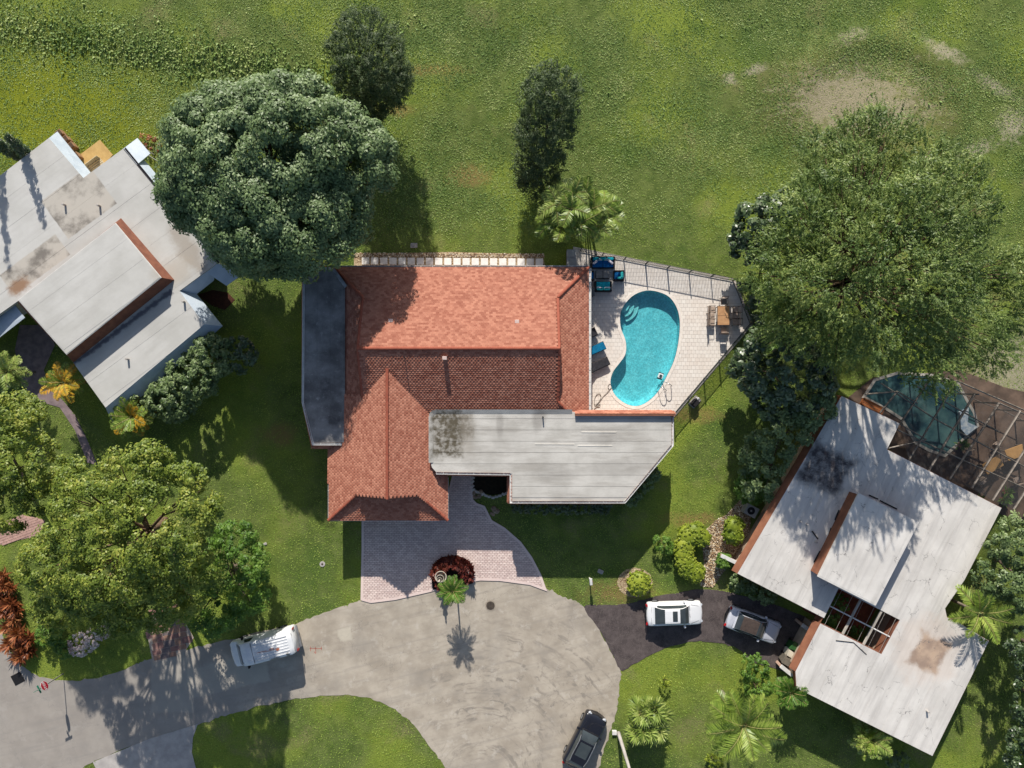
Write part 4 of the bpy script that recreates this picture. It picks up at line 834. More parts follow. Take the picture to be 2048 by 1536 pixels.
tb = empty('dining_table', P(1446.5, 631.5, .72), 0, 'tan rectangular dining table near the fence corner', 'table'); tb.location.z = DZ
m = MB(); m.rbox((0, 0, .71), (.98, 1.54, .04), .03); m.build('tabletop', BRZ, tb, world=False); 
for sy in (-1, 1): m = MB(); m.rbox((0, sy * .37, .725), (.92, .72, .03), .02); m.build('top_panel', ET, tb, world=False)
for sx in (-1, 1):
    for sy in (-1, 1): m = MB(); m.box((sx * .42, sy * .7, .345), (.05, .05, .69)); m.build('leg', BRZ, tb, world=False)
def dchair(): 
    o = empty('patio_chair', (0, 0, 0))
    m = MB(); m.rbox((0, 0, .43), (.46, .46, .035), .03); m.build('seat', SLG, o, world=False)
    M = Matrix.Rotation(R(12), 4, 'X'); m = MB(); m.box((0, .28, .70), (.46, .03, .50), M=M); m.build('backrest', SLG, o, world=False)
    for sx in (-1, 1):
        m = MB(); m.tube([(sx * .26, -.25, 0), (sx * .26, -.22, .64), (sx * .26, .24, .66), (sx * .25, .36, .98)], .02, 6); m.build('armrest', BRZ, o, world=False)
        m = MB(); m.tube([(sx * .25, .24, .66), (sx * .26, .30, 0)], .02, 6); m.build('leg', BRZ, o, world=False)
    m = MB(); m.tube([(-.25, .36, .98), (.25, .36, .98)], .02, 6); m.build('top_rail', BRZ, o, world=False)
    return o
def dup(root, loc, rz, label=None, cat=None, group=None, sc=None):
    r = root.copy(); COL.objects.link(r); r.location = loc; r.rotation_euler = (0, 0, rz)
    if label: r['label'] = label
    if cat: r['category'] = cat
    if group: r['group'] = group
    if sc: r.scale = (sc,) * 3
    for ch in list(root.children):
        c = ch.copy(); COL.objects.link(c); c.parent = r
        for g_ in ch.children: d = g_.copy(); COL.objects.link(d); d.parent = c
    return r
ch0 = dchair(); first = True
for a, b, rz, lab in ((1424, 619, 90, 'patio chair on the pool side of the dining table, nearest the north end'), (1423, 632, 92, 'patio chair on the pool side of the dining table, middle one'), (1423, 645, 88, 'patio chair on the pool side of the dining table, nearest the south end'), (1470, 620, -90, 'patio chair on the tree side of the dining table, nearest the north end'), (1470, 632, -94, 'patio chair on the tree side of the dining table, middle one'), (1471, 644, -88, 'patio chair on the tree side of the dining table, nearest the south end'), (1447, 604, 0, 'patio chair at the north head of the dining table'), (1447, 660, 180, 'patio chair at the south head of the dining table')):
    c = P(a, b, .4); c.z = DZ
    if first: ch0.location = c; ch0.rotation_euler = (0, 0, R(rz)); tag(ch0, lab, 'chair', 'patio chairs'); first = False
    else: dup(ch0, c, R(rz), lab, 'chair', 'patio chairs')
# cabinets at the north-west corner of the terrace, pump outside the fence
cb = empty('utility_cabinet', P(1143, 516, .8), 0, 'grey double lidded cabinet at the corner of the house by the palm', 'cabinet'); cb.location.z = 0
m = MB(); m.rbox((0, 0, .4), (.72, 1.36, .8), .03); m.build('body', mk('cabinet_grey', A(140, 142, 144)), cb, world=False)
for sy in (-1, 1): m = MB(); m.rbox((0, sy * .34, .83), (.74, .66, .06), .03); m.build('lid', mk('lid_grey', A(168, 168, 168)), cb, world=False)
pu = empty('pool_pump', P(1391, 804, .3), R(48), 'black pool pump on a small slab outside the fence', 'pump'); pu.location.z = 0
m = MB(); m.rbox((0, 0, .04), (.9, .6, .1), .03); m.build('slab', CONC, pu, world=False); m = MB(); m.rbox((-.1, 0, .38), (.55, .45, .58), .06); m.build('housing', RUBB, pu, world=False); m = MB(); m.lathe([(.12, 0), (.13, .4), (.06, .44)], (.3, .05, .09), 12); m.build('filter', WHT, pu, world=False)
wc = empty('white_stool', P(1515, 604, .5), R(30), 'small white plastic stool outside the fence corner by the feathery tree', 'stool'); wc.location.z = 0
m = MB(); m.rbox((0, 0, .44), (.4, .4, .05), .04); m.build('seat', WHT, wc, world=False)
for sx in (-1, 1):
    for sy in (-1, 1): m = MB(); m.box((sx * .15, sy * .15, .21), (.04, .04, .42)); m.build('leg', WHT, wc, world=False)

# ---------------------------------------------------------------- vehicles
GLS = mk('car_glass', (.03, .038, .042), (.05, .06, .062), .8, .06, .6); TYRE = mk('tyre', A(30, 30, 32)); RIM = mk('rim', A(170, 172, 176), None, 3, .35, .5, .6); LAMPR = mk('tail_lamp', A(170, 30, 34), None, 3, .3); LAMPW = mk('head_lamp', A(210, 214, 220), None, 3, .2); PLAS = mk('black_plastic', A(40, 40, 42), None, 5, .6); INTR = mk('tan_dashboard', A(150, 136, 104))
def interp(x, tab):
    if x <= tab[0][0]: return tab[0][1]
    for (a, b), (c, d) in zip(tab, tab[1:]):
        if x <= c: t_ = (x - a) / (c - a); return b + (d - b) * t_
    return tab[-1][1]
def car(name, label, cat, loc, rz, L, Wd, paint, top, xb0, xr0, xr1, xb1, zr, zbelt=.92, roofmat=None, wr=.56, wb=.70, front=.88, sunroof=None, ribs=False, nose=1.0, tail=1.0):
    """x points forward; top = table x -> height of bonnet, shoulders and boot"""
    o = empty(name, loc, rz, label, cat); hw = Wd / 2; n = 34; m = MB(); prof = ((.0, .0), (.80, .0), (.97, .12), (1., .30), (1., .52), (.985, .75), (.95, .9), (.86, .98), (.5, 1.0), (0, 1.02)); K = len(prof); zb = .22; st_ = []
    for i in range(n + 1):
        u = -1 + 2 * i / n; x = u * L / 2; e = abs(u); end = (1 - max(0, (e - .80) / .20) ** 2.6 * (.26 if u < 0 else .34)); xt = x
        zt = interp(x, top); s_ = hw * end; ring = []
        for a, h in prof:
            z = zb + (zt - zb) * h; pull = 0
            if e > .9: pull = -(e - .9) / .1 * (.10 * abs(h - .42) ** 1.2) * 2.0 * (1 if u > 0 else -1) - (.16 * (a ** 3) * (e - .9) / .1) * (1 if u > 0 else -1) * (nose if u > 0 else tail)
            ring.append((xt + pull, a * s_, z))
        st_.append(ring + [(p[0], -p[1], p[2]) for p in reversed(ring[1:-1])])
    M_ = len(st_[0]); m.add([p for r_ in st_ for p in r_], [(i * M_ + k, (i + 1) * M_ + k, (i + 1) * M_ + (k + 1) % M_, i * M_ + (k + 1) % M_) for i in range(n) for k in range(M_)] + [tuple(range(M_)), tuple(reversed(range(n * M_, n * M_ + M_)))])
    body = m.build('body', paint, o, True, False)
    # greenhouse
    xs = []; 
    for a, b_, c in ((xb0, xr0, 5), (xr0, xr1, 8), (xr1, xb1, 6)): xs += [a + (b_ - a) * i / c for i in range(c)]
    xs.append(xb1); rings = []
    for x in xs:
        if x < xr0: tt = (x - xb0) / max(.01, xr0 - xb0)
        elif x > xr1: tt = (xb1 - x) / max(.01, xb1 - xr1)
        else: tt = 1
        h = math.sin(tt * math.pi / 2) ** .85 if tt < 1 else 1; zc = interp(x, top) - .02; crown = .05 * (1 - ((x - (xr0 + xr1) / 2) / ((xr1 - xr0) / 2 + .6)) ** 2); zg = zc + (zr - zc + crown) * h
        wbx = hw * (wb + (1 - wb) * .55) * (1 - .10 * (1 - min(1, tt * 2)) ** 2); wt = hw * wr + (wbx - hw * wr) * (1 - h) * .9
        zl = min(zbelt, zc); rings.append([(x, wbx, zl), (x, wbx + (wt - wbx) * .25, zl + (zg - zl) * .22), (x, wbx + (wt - wbx) * .86, zl + (zg - zl) * .84), (x, wt, zl + (zg - zl) * .95), (x, wt * .72, zl + (zg - zl) * .99), (x, 0, zg)])
    rings = [r_ + [(p[0], -p[1], p[2]) for p in reversed(r_[:-1])] for r_ in rings]; J = len(rings[0]); parts = {k: MB() for k in ('roof', 'windscreen', 'rear_window', 'side_window', 'side_window2', 'pillar')}
    for i in range(len(xs) - 1):
        xm = (xs[i] + xs[i + 1]) / 2
        for j in range(J - 1):
            jj = min(j, J - 2 - j); q = [rings[i][j], rings[i + 1][j], rings[i + 1][j + 1], rings[i][j + 1]]
            if jj == 1: key = ('side_window' if j < J / 2 else 'side_window2') if (xr0 - .55 * (xr0 - xb0) < xm < xr1 + .7 * (xb1 - xr1)) else 'pillar'
            elif jj >= 4 or jj == 3: key = ('rear_window' if i > 0 else 'pillar') if xm < xr0 else (('windscreen' if i < len(xs) - 2 else 'pillar') if xm > xr1 else 'roof')
            else: key = 'pillar'
            if jj == 3 and key == 'roof': key = 'roof'
            parts[key].add(q, [(0, 1, 2, 3)])
    for k_, mb in parts.items():
        if mb.v: mb.build('side_window' if k_ == 'side_window2' else k_, GLS if 'win' in k_ else (roofmat or paint) if k_ == 'roof' else paint, o, True, False)
    for sx in (-.31, .30):
        for sy in (-1, 1):
            c = Vector((sx * L, sy * (hw - .10), .32)); m = MB(); m.tube([c + Vector((0, -.11, 0)), c + Vector((0, .11, 0))], .32, 20); w_ = m.build('wheel', TYRE, o, False, False); m = MB(); m.tube([c + Vector((0, -.115, 0)), c + Vector((0, .115, 0))], .20, 14); m.build('rim', RIM, w_, False, False)
    for sy in (-1, 1):
        m = MB(); m.rbox((xr1 + .45, sy * (hw + .06), zbelt + .04), (.16, .2, .14), .05); m.build('mirror', paint, o, world=False)
        zt = interp(L / 2 - .2, top); m = MB(); m.rbox((L / 2 - .30, sy * (hw * .70), zt - .06), (.34, .26, .12), .05, sy * -.5); m.build('headlight', LAMPW, o, world=False)
        zt = interp(-L / 2 + .12, top); m = MB(); m.rbox((-L / 2 + .15, sy * (hw * .78), zt - .12), (.14, .24, .14), .05, sy * .35); m.build('tail_light', LAMPR, o, world=False)
    m = MB(); m.box((-L / 2 + .10, 0, .55), (.04, hw * 1.4, .14)); m.build('rear_bumper', PLAS, o, world=False)
    # wipers, bonnet seam
    for y_ in (-.25, .3):
        m = MB(); m.tube([(xb1 - .02, y_, interp(xb1, top) + .03), (xb1 - .10, y_ + .5, interp(xb1, top) + .06)], .012, 4); m.build('wiper', PLAS, o, world=False)
    for sy in (-1, 1):
        m = MB(); m.tube([(xb1 + .05, sy * hw * .80, interp(xb1 + .05, top) + .004), (L / 2 - .45, sy * hw * .62, interp(L / 2 - .45, top) + .006)], .010, 4); m.build('bonnet_seam', PLAS, o, world=False)
    m = MB(); m.tube([(xb0 - .06, -hw * .78, interp(xb0 - .06, top) + .004), (xb0 - .06, hw * .78, interp(xb0 - .06, top) + .004)], .008, 4); m.build('boot_seam', PLAS, o, world=False)
    if sunroof:
        a, b_, w_ = sunroof; m = MB(); m.rbox(((a + b_) / 2, 0, zr + .055), (b_ - a, w_, .012), .03); m.build('sunroof', GLS, o, world=False)
    return o
def paintm(n, c, rough=.35): return mk(n, A(*c), tuple(v * .96 for v in A(*c)), 1, rough, .5, coat=.6)
sed = [(-2.35, .86), (-2.1, 1.0), (-1.3, 1.03), (-.3, .95), (.9, .94), (1.1, .97), (1.8, .84), (2.2, .72), (2.35, .62)]
c = P(1349, 1227.5, .8); c.z = .03
car('sedan', 'white four door sedan with open sunroof on the black asphalt drive', 'car', c, R(1.5), 4.68, 1.84, paintm('white_paint', (236, 236, 236)), sed, -1.80, -.88, .30, 1.20, 1.40, wr=.60, sunroof=(-.28, .10, .8))
SOFT = mk('brown_soft_top', A(86, 74, 68), A(70, 60, 56), 6, .85, .2, bump=.3)
cv = [(-2.3, .84), (-2.05, .98), (-1.2, 1.0), (-.3, .93), (.8, .92), (1.0, .94), (1.8, .82), (2.15, .70), (2.3, .6)]
c = P(1506, 1250, .7); c.z = .03
o = car('convertible', 'silver convertible with brown soft top parked nose to the right-hand house', 'car', c, R(-20), 4.55, 1.80, paintm('silver_paint', (196, 198, 206)), cv, -1.6, -1.15, .20, 1.0, 1.32, roofmat=SOFT, wr=.62)
m = MB(); m.rbox((-.98, .0, 1.335), (.34, .62, .02), .06); m.build('rear_pane', mk('pale_reflection_glass', A(190, 204, 206), None, 4, .15, .6), o, world=False)  # pale base colour paints a bright reflection on the rear glass
m = MB()
m.tube(smooth_closed([(-1.5, .55), (-1.35, .74), (-.3, .80), (.35, .72), (.45, 0), (.35, -.72), (-.3, -.80), (-1.35, -.74), (-1.5, -.55)], 3) and [Vector((p[0], p[1], 1.02)) for p in smooth_closed([(-1.5, .55), (-1.35, .74), (-.3, .80), (.4, .74), (.75, .7), (.75, -.7), (.4, -.74), (-.3, -.80), (-1.35, -.74), (-1.5, -.55)], 3)], .035, 6, closed=True); m.build('top_trim', PLAS, o, world=False)
suv = [(-2.3, 1.0), (-2.1, 1.1), (-1.2, 1.12), (.6, 1.06), (.95, 1.08), (1.8, .98), (2.15, .85), (2.3, .7)]
c = P(1170, 1484, 1.0); c.z = .02
o = car('dark_suv', 'black estate car with glass roof parked at the bottom of the turning circle', 'car', c, R(62.5), 4.75, 1.86, paintm('black_paint', (30, 30, 36), .2), suv, -2.1, -1.55, .28, 1.0, 1.56, wr=.62, sunroof=(-1.0, .12, .95))
for sy in (-1, 1): m = MB(); m.tube([(-1.55, sy * .60, 1.58), (-1.0, sy * .66, 1.64), (.1, sy * .64, 1.64), (.55, sy * .66, 1.42)], .03, 6); m.build('roof_rail', RIM, o, world=False)
# the white van
vt = NT('van_white'); k = vt.mix(vt.ramp(vt.noise(2, 5), .3, .7), A(222, 224, 226), A(236, 236, 236)); tc = vt.n('ShaderNodeTexCoord')
def omask(cx, cy, rx, ry, ns, amp):
    s_ = vt.n('ShaderNodeVectorMath', operation='SUBTRACT'); vt.link(tc.outputs['Object'], s_.inputs[0]); s_.inputs[1].default_value = (cx, cy, 0); q = vt.n('ShaderNodeVectorMath', operation='MULTIPLY'); vt.link(s_.outputs[0], q.inputs[0]); q.inputs[1].default_value = (1 / rx, 1 / ry, 0); l_ = vt.n('ShaderNodeVectorMath', operation='LENGTH'); vt.link(q.outputs[0], l_.inputs[0]); return vt.ramp(vt.math('ADD', l_.outputs['Value'], vt.math('MULTIPLY', vt.math('SUBTRACT', vt.noise(ns, 5, .7), .5), amp)), .6, 1.1, 1, 0)
for cx_, cy_, rx, ry in ((-1.45, .18, .16, .16), (-.9, .12, .8, .03), (-1.0, .02, .22, .06), (-.2, .05, .5, .04)): k = vt.mix(vt.math('MULTIPLY', omask(cx_, cy_, rx, ry, 6, 1.0), .9), k, A(176, 92, 44))
for cx_, cy_, rx, ry in ((-1.05, .85, .4, .14), (-2.1, .8, .15, .2)): k = vt.mix(vt.math('MULTIPLY', omask(cx_, cy_, rx, ry, 5, 2.4), .8), k, A(110, 104, 92))
VAN = vt.col(k).fin(.4, .5)
c = P(528, 1293, 1.0); c.z = .02
vn = empty('cargo_van', c, R(194.5), 'white cargo van with ribbed rusty roof parked at the kerb', 'van')
vp = [(-2.6, 1.95), (-2.45, 2.06), (1.0, 2.06), (1.45, 1.92), (1.95, 1.20), (2.5, 1.02), (2.68, .8)]; m = MB(); st_ = []; n = 40
for i in range(n + 1):
    u = -1 + 2 * i / n; x = u * 2.68; e = abs(u); hw = .99 * (1 - max(0, (e - .86) / .14) ** 2.4 * (.07 if u < 0 else .22)); zt = interp(x, vp); ring = []
    tum = max(0, min(1, (zt - 1.05) / .9)); pull = lambda a: -(a ** 4) * max(0, (e - .93) / .07) * .14 * (1 if u > 0 else -1)
    for a, z in ((0, .28), (.9, .28), (1., .5), (1.0, min(1.08, zt - .05)), (.985 - .02 * tum, min(1.2, zt - .02) if zt > 1.25 else zt - .03), (.90 if zt > 1.3 else .93, zt - .10 if zt > 1.3 else zt - .012), (.82, zt - .02 if zt > 1.3 else zt), (.4, zt + .025), (0, zt + .035)): ring.append((x + pull(a), a * hw, z))
    st_.append(ring + [(p[0], -p[1], p[2]) for p in reversed(ring[1:-1])])
M_ = len(st_[0]); m.add([p for r_ in st_ for p in r_], [(i * M_ + k_, (i + 1) * M_ + k_, (i + 1) * M_ + (k_ + 1) % M_, i * M_ + (k_ + 1) % M_) for i in range(n) for k_ in range(M_)] + [tuple(range(M_)), tuple(reversed(range(n * M_, n * M_ + M_)))])
m.build('body', VAN, vn, True, False)
for i in range(7): m = MB(); m.rbox((-.95, -.66 + .22 * i, 2.10), (2.75, .06, .028), .03); m.build('roof_rib', VAN, vn, world=False)
for i in range(5): m = MB(); m.rbox((.85, -.52 + .26 * i, 2.085), (.28, .07, .03), .03); m.build('roof_rib', VAN, vn, world=False)
m = MB(); m.box((.52, 0, 2.085), (.03, 1.62, .02)); m.build('roof_seam', PLAS, vn, world=False)
def panev(pts, nm): m = MB(); m.slab([Vector(p) for p in pts], -.012); return m.build(nm, GLS, vn, False, False)
panev([(1.46, .68, 1.93), (1.46, -.68, 1.93), (1.64, 0, 0)] and [(1.50, .72, 1.94), (1.95, .82, 1.29), (1.95, -.82, 1.29), (1.50, -.72, 1.94)], 'windscreen')
for sy in (-1, 1):
    m = MB(); m.add([(1.25, sy * .955, 1.22), (.55, sy * .97, 1.22), (.6, sy * .90, 1.86), (1.05, sy * .90, 1.86), (1.25, sy * .985, 1.22), (.55, sy * .99, 1.22), (.6, sy * .93, 1.86), (1.05, sy * .93, 1.86)], [(4, 5, 6, 7), (0, 1, 5, 4), (1, 2, 6, 5), (2, 3, 7, 6), (3, 0, 4, 7)]); m.build('side_window', GLS, vn, world=False)
    m = MB(); m.rbox((1.35, sy * 1.14, 1.35), (.12, .24, .28), .04); m.build('mirror', PLAS, vn, world=False)
    M = Matrix.Rotation(R(-18), 4, 'Y'); m = MB(); m.box((-2.56, sy * .38, 1.62), (.03, .62, .46), M=M); m.build('rear_window', GLS, vn, world=False)
    for sx in (-1.55, 1.65):
        c_ = Vector((sx, sy * .88, .35)); m = MB(); m.tube([c_ + Vector((0, -.12, 0)), c_ + Vector((0, .12, 0))], .35, 20); w_ = m.build('wheel', TYRE, vn, False, False); m = MB(); m.tube([c_ + Vector((0, -.125, 0)), c_ + Vector((0, .125, 0))], .2, 12); m.build('rim', RIM, w_, False, False)
    m = MB(); m.rbox((2.56, sy * .70, .82), (.12, .26, .18), .03); m.build('headlight', LAMPW, vn, world=False); m = MB(); m.rbox((-2.62, sy * .86, 1.15), (.06, .14, .4), .03); m.build('tail_light', LAMPR, vn, world=False)
m = MB(); m.rbox((-2.66, 0, .5), (.14, 1.72, .16), .04); m.build('rear_bumper', RIM, vn, world=False); m = MB(); m.rbox((2.62, 0, .5), (.2, 1.7, .2), .05); m.build('front_bumper', PLAS, vn, world=False)

# ---------------------------------------------------------------- street furniture
IRON = mk('cast_iron', A(110, 98, 86), A(88, 78, 70), 6, .6, .4, .5)
mc = empty('manhole_cover', P(981, 1211, 0), 0, 'round iron manhole cover in the turning circle', 'manhole cover')
m = MB(); m.lathe([(.44, .0), (.44, .03), (.36, .032)], (0, 0, 0), 28); m.build('frame', mk('manhole_collar', A(172, 160, 144)), mc, world=False); m = MB(); m.lathe([(.34, .0), (.34, .042), (.32, .044)], (0, 0, 0), 28)
for i in range(-3, 4): m.box((0, i * .085, .046), (.5, .03, .012))
m.build('lid', IRON, mc, world=False)
dg = empty('storm_drain', P(36, 1357, 0), R(28), 'black square storm drain grate in the road at the left', 'drain')
m = MB(); m.box((0, 0, .025), (.86, .86, .02)); m.build('pit_shade_plate', RUBB, dg, world=False)  # flat black plate stands in for the shaded hollow under the bars
for i in range(7): m = MB(); m.box((0, -.36 + .12 * i, .04), (.84, .035, .02)); m.build('bar', PLAS, dg, world=False)
for a, b, r, lab in ((645, 1128, .22, 'pale round concrete valve cover in the front lawn'),):
    v_ = empty('valve_cover', P(a, b, 0), 0, lab, 'cover'); m = MB(); m.lathe([(r, 0), (r, .06), (r * .8, .07)], (0, 0, 0), 20); m.build('ring', CONC, v_, world=False); m = MB(); m.lathe([(r * .4, 0), (r * .4, .08)], (0, 0, 0), 14); m.build('lid', IRON, v_, world=False)
for a, b, w, rz, lab in ((530, 1088, .3, 20, 'small square meter box lid in the shaded side of the front lawn'), (828, 491, .55, 0, 'round sprinkler valve ring in the lawn behind the house'), (1201, 1143, .45, -25, 'grey meter box lid in the lawn behind the mailbox')):
    v_ = empty('meter_box', P(a, b, 0), R(rz), lab, 'meter box'); m = MB(); m.rbox((0, 0, .03), (w, w * .7, .07), .04); m.build('rim', CONC, v_, world=False); m = MB(); m.rbox((0, 0, .07), (w * .8, w * .5, .02), .03); m.build('lid', mk('lid%d' % a, A(170, 166, 160)), v_, world=False)
mb_ = empty('mailbox', P(1179, 1156, 0), R(5), 'white mailbox on a post at the end of the lawn', 'mailbox')
m = MB(); m.box((0, 0, .5), (.1, .1, 1.0)); m.build('post', WHT, mb_, world=False); m = MB(); m.tube([(-.0, -.24, 1.08), (0, .24, 1.08)], .12, 10); m.build('box', WHT, mb_, world=False); m = MB(); m.box((.13, .05, 1.2), (.02, .05, .16)); m.build('flag', LAMPR, mb_, world=False)
# stop sign with a green street name blade
ss = empty('stop_sign', P(127, 1347, 0), 0, 'red octagonal STOP sign with green street name blade on a steel post', 'sign')
RED = mk('sign_red', A(176, 34, 52)); SWH = mk('sign_white', A(232, 228, 230)); GRN = mk('sign_green', A(24, 130, 104)); GALV = mk('galvanised', A(168, 164, 156), None, 4, .5, .4, .4)
m = MB(); m.box((0, 0, 1.55), (.06, .06, 3.1)); m.build('post', GALV, ss, world=False)
fa = R(28)          # the sign looks east-north-east
def face(mb, r, x0, x1):
    n = 8; vs = [(x0, r * math.cos(R(22.5 + 45 * i)), r * math.sin(R(22.5 + 45 * i))) for i in range(n)] + [(x1, r * math.cos(R(22.5 + 45 * i)), r * math.sin(R(22.5 + 45 * i))) for i in range(n)]
    mb.add(vs, [tuple(reversed(range(n))), tuple(range(n, 2 * n))] + [(i, (i + 1) % n, n + (i + 1) % n, n + i) for i in range(n)])
RM_ = Matrix.Rotation(fa, 4, 'Z')
def place(mb, z): mb.v = [tuple(RM_ @ Vector(v) + Vector((0, 0, z))) for v in mb.v]; return mb
m = MB(); face(m, .40, .035, .045); place(m, 2.35).build('border', SWH, ss, world=False); m = MB(); face(m, .37, .045, .052); place(m, 2.35).build('plate', RED, ss, world=False)
cu = bpy.data.curves.new('stop_letters', 'FONT'); cu.body = 'STOP'; cu.size = .30; cu.align_x = 'CENTER'; cu.align_y = 'CENTER'; cu.extrude = .002; cu.offset = .006
to = bpy.data.objects.new('t', cu); COL.objects.link(to); bpy.context.view_layer.update(); tme_ = bpy.data.meshes.new_from_object(to.evaluated_get(bpy.context.evaluated_depsgraph_get())); bpy.data.objects.remove(to)
tme_.materials.clear(); tme_.materials.append(SWH); o = mobj('lettering', tme_, ss, False); o.matrix_basis = Matrix.Translation((0, 0, 2.35)) @ RM_ @ Matrix.Translation((.056, 0, 0)) @ Matrix(((0, 0, 1, 0), (1, 0, 0, 0), (0, 1, 0, 0), (0, 0, 0, 1)))
for z, a in ((2.92, 28), (3.08, 118)): m = MB(); m.box((0, 0, z), (.02, .62, .15), R(a)); m.build('name_blade', GRN, ss, world=False)
# street lamp at the bottom: tall pale tapered concrete pole leaning out of the picture, lantern out of frame
lp_ = empty('street_lamp', P(1237, 1466, 0), 0, 'tall pale concrete street lamp pole beside the fan palms at the bottom', 'street lamp')
m = MB(); m.tube([(0, 0, 0), (0, 0, 7.5)], .15, 12, r2=.09); m.build('pole', CONC, lp_, world=False); m = MB(); m.tube([(0, 0, 7.3), (-.2, -.1, 7.6), (-1.3, -.4, 7.7)], .05, 8); m.build('arm', GALV, lp_, world=False); m = MB(); m.rbox((-1.6, -.5, 7.7), (.7, .3, .14), .1, R(17)); m.build('lamp_head', GALV, lp_, world=False)
m = MB(); m.box((-.35, .1, .12), (.35, .3, .24)); m.build('ground_box', WHT, lp_, world=False)
# red survey paint on the road
RP = mk('red_survey_paint', A(186, 104, 88)); sp_ = MB()
for a, b, c, d in ((620, 1297, 644, 1297), (621, 1293, 621, 1302), (643, 1293, 643, 1300), (631, 1293, 632, 1306), (628, 1303, 632, 1307)):
    p, q = P(a, b), P(c, d); ang = math.atan2(q.y - p.y, q.x - p.x); e = Vector((math.cos(ang), math.sin(ang), 0)); nn = Vector((-e.y, e.x, 0)) * .022; sp_.add([p - nn + Vector((0, 0, .025)), q - nn + Vector((0, 0, .025)), q + nn + Vector((0, 0, .025)), p + nn + Vector((0, 0, .025))], [(0, 1, 2, 3)])
sp_.build('paint_mark', RP, road)
# bins and low walls by the right-hand house
def bin_(loc, rz, label, mat, name='wheelie_bin'):
    o = empty(name, loc, rz, label, 'bin'); m = MB(); m.add([(-.22, -.24, 0), (.22, -.24, 0), (.22, .24, 0), (-.22, .24, 0), (-.29, -.33, .95), (.29, -.33, .95), (.29, .33, .95), (-.29, .33, .95)], [(3, 2, 1, 0), (4, 5, 6, 7), (0, 1, 5, 4), (1, 2, 6, 5), (2, 3, 7, 6), (3, 0, 4, 7)]); m.build('body', mat, o, world=False)
    m = MB(); m.rbox((0, 0, .99), (.64, .74, .08), .06); m.build('lid', mat, o, world=False); m = MB(); m.tube([(-.28, .4, 1.0), (.28, .4, 1.0)], .025, 6); m.build('handle', mat, o, world=False)
    for sx in (-1, 1): m = MB(); m.tube([(sx * .24, .3, .1), (sx * .3, .3, .1)], .1, 10); m.build('wheel', RUBB, o, world=False)
    return o
for a, b, rz, l, c in ((1588, 1294, -35, 'dark green wheelie bin beside the brown fascia', (48, 92, 48)), (1582, 1307, -20, 'cream wheelie bin between the green and the grey one', (222, 212, 192)), (1573, 1320, -30, 'grey brown wheelie bin last in the row', (124, 116, 104))): c_ = P(a, b, .9); c_.z = .03; bin_(c_, R(rz), l, mk('bin_%d' % a, A(*c), None, 4, .5))
for nm, pts, h, lab in (('low_white_wall', [(1552, 1322), (1578, 1343)], 1.0, 'short white wall pointing at the bins'), ('low_white_wall', [(1590, 1238), (1625, 1262)], 1.4, 'white garden wall behind the silver convertible'), ('low_white_wall', [(1434, 1104), (1476, 1124)], 1.2, 'white garden wall sticking out at the brown corner of the right-hand house')):
    a, b = P(*pts[0]), P(*pts[1]); ang = math.atan2(b.y - a.y, b.x - a.x); m = MB(); m.rbox(((a.x + b.x) / 2, (a.y + b.y) / 2, h / 2), ((b - a).length, .22, h), .03, ang); w_ = empty(nm, (a + b) / 2, 0, lab, 'wall'); m.build('masonry', STUC, w_); m = MB(); m.rbox(((a.x + b.x) / 2, (a.y + b.y) / 2, h + .03), ((b - a).length + .06, .30, .06), .03, ang); m.build('cap', WHT, w_)
ac = empty('air_conditioner', P(1503, 1022, .8), R(-28), 'grey air conditioner with round fan beside the brown fascia', 'air conditioner'); ac.location.z = 0
ACM = mk('ac_grey', A(172, 168, 162)); m = MB(); m.rbox((0, 0, .45), (1.0, .85, .8), .05); m.build('casing', ACM, ac, world=False); m = MB(); m.lathe([(.3, .84), (.3, .87), (.27, .872)], (-.05, 0, 0), 24); m.build('fan_grille', RUBB, ac, world=False); m = MB(); m.lathe([(.08, .87), (.08, .89)], (-.05, 0, 0), 12); m.build('fan_hub', ACM, ac, world=False)

# ---------------------------------------------------------------- screened pool enclosure at the right border
se = empty('screen_enclosure', P(1900, 880, 0), label='metal framed screen enclosure over the neighbouring dark pool', cat='enclosure')
BRN = mk('bronze_bar', A(150, 140, 130), A(112, 102, 94), 4, .5, .4, .3)
PATIO = mk('brown_patio', A(132, 110, 94, 1.4), A(88, 74, 64, 1.4), .7, .8, .25, bump=.2, dirt=(A(58, 48, 42), .9))  # base colour lowered to carry the shade of tree and screens
pt, ptp = sheet('brown_patio', [(1690, 800), (1745, 755), (1860, 745), (1920, 740), (2010, 775), (2120, 800), (2120, 1010), (2040, 1040), (2005, 1030), (1940, 1000), (1800, 920)], .04, PATIO)
PZ2 = [(410, 330), (500, 190), (700, 130), (1000, 150), (1230, 215), (1310, 370), (1375, 480), (1405, 590), (1290, 700), (1120, 850), (980, 800), (870, 740), (800, 620), (740, 520), (600, 430)]
p2 = [Vector((p.x, p.y)) for p in [P(a, b) for a, b in ZM(1640, 720, 4.517, PZ2)]]; p2 = p2 if area(p2) > 0 else p2[::-1]
dp = empty('neighbour_pool', P(1850, 830, 0), label='dark teal pool under the screen enclosure', cat='pool'); n = len(p2)
m = MB(); ringmesh(m, p2, offset(p2, .22), -.1, .09); m.build('coping', COPE if False else mk('grey_coping', A(176, 170, 160)), dp)
m = MB(); m.poly([(p[0], p[1], .066) for p in p2]); wt2 = NT('dark_pool_water'); wt2.col(wt2.mix(wt2.ramp(wt2.noise(.5, 4), .35, .7), A(34, 62, 70), A(84, 116, 112))); m.build('water', wt2.fin(.12, .5, 0, wt2.noise(5, 3), .2, .03), dp)
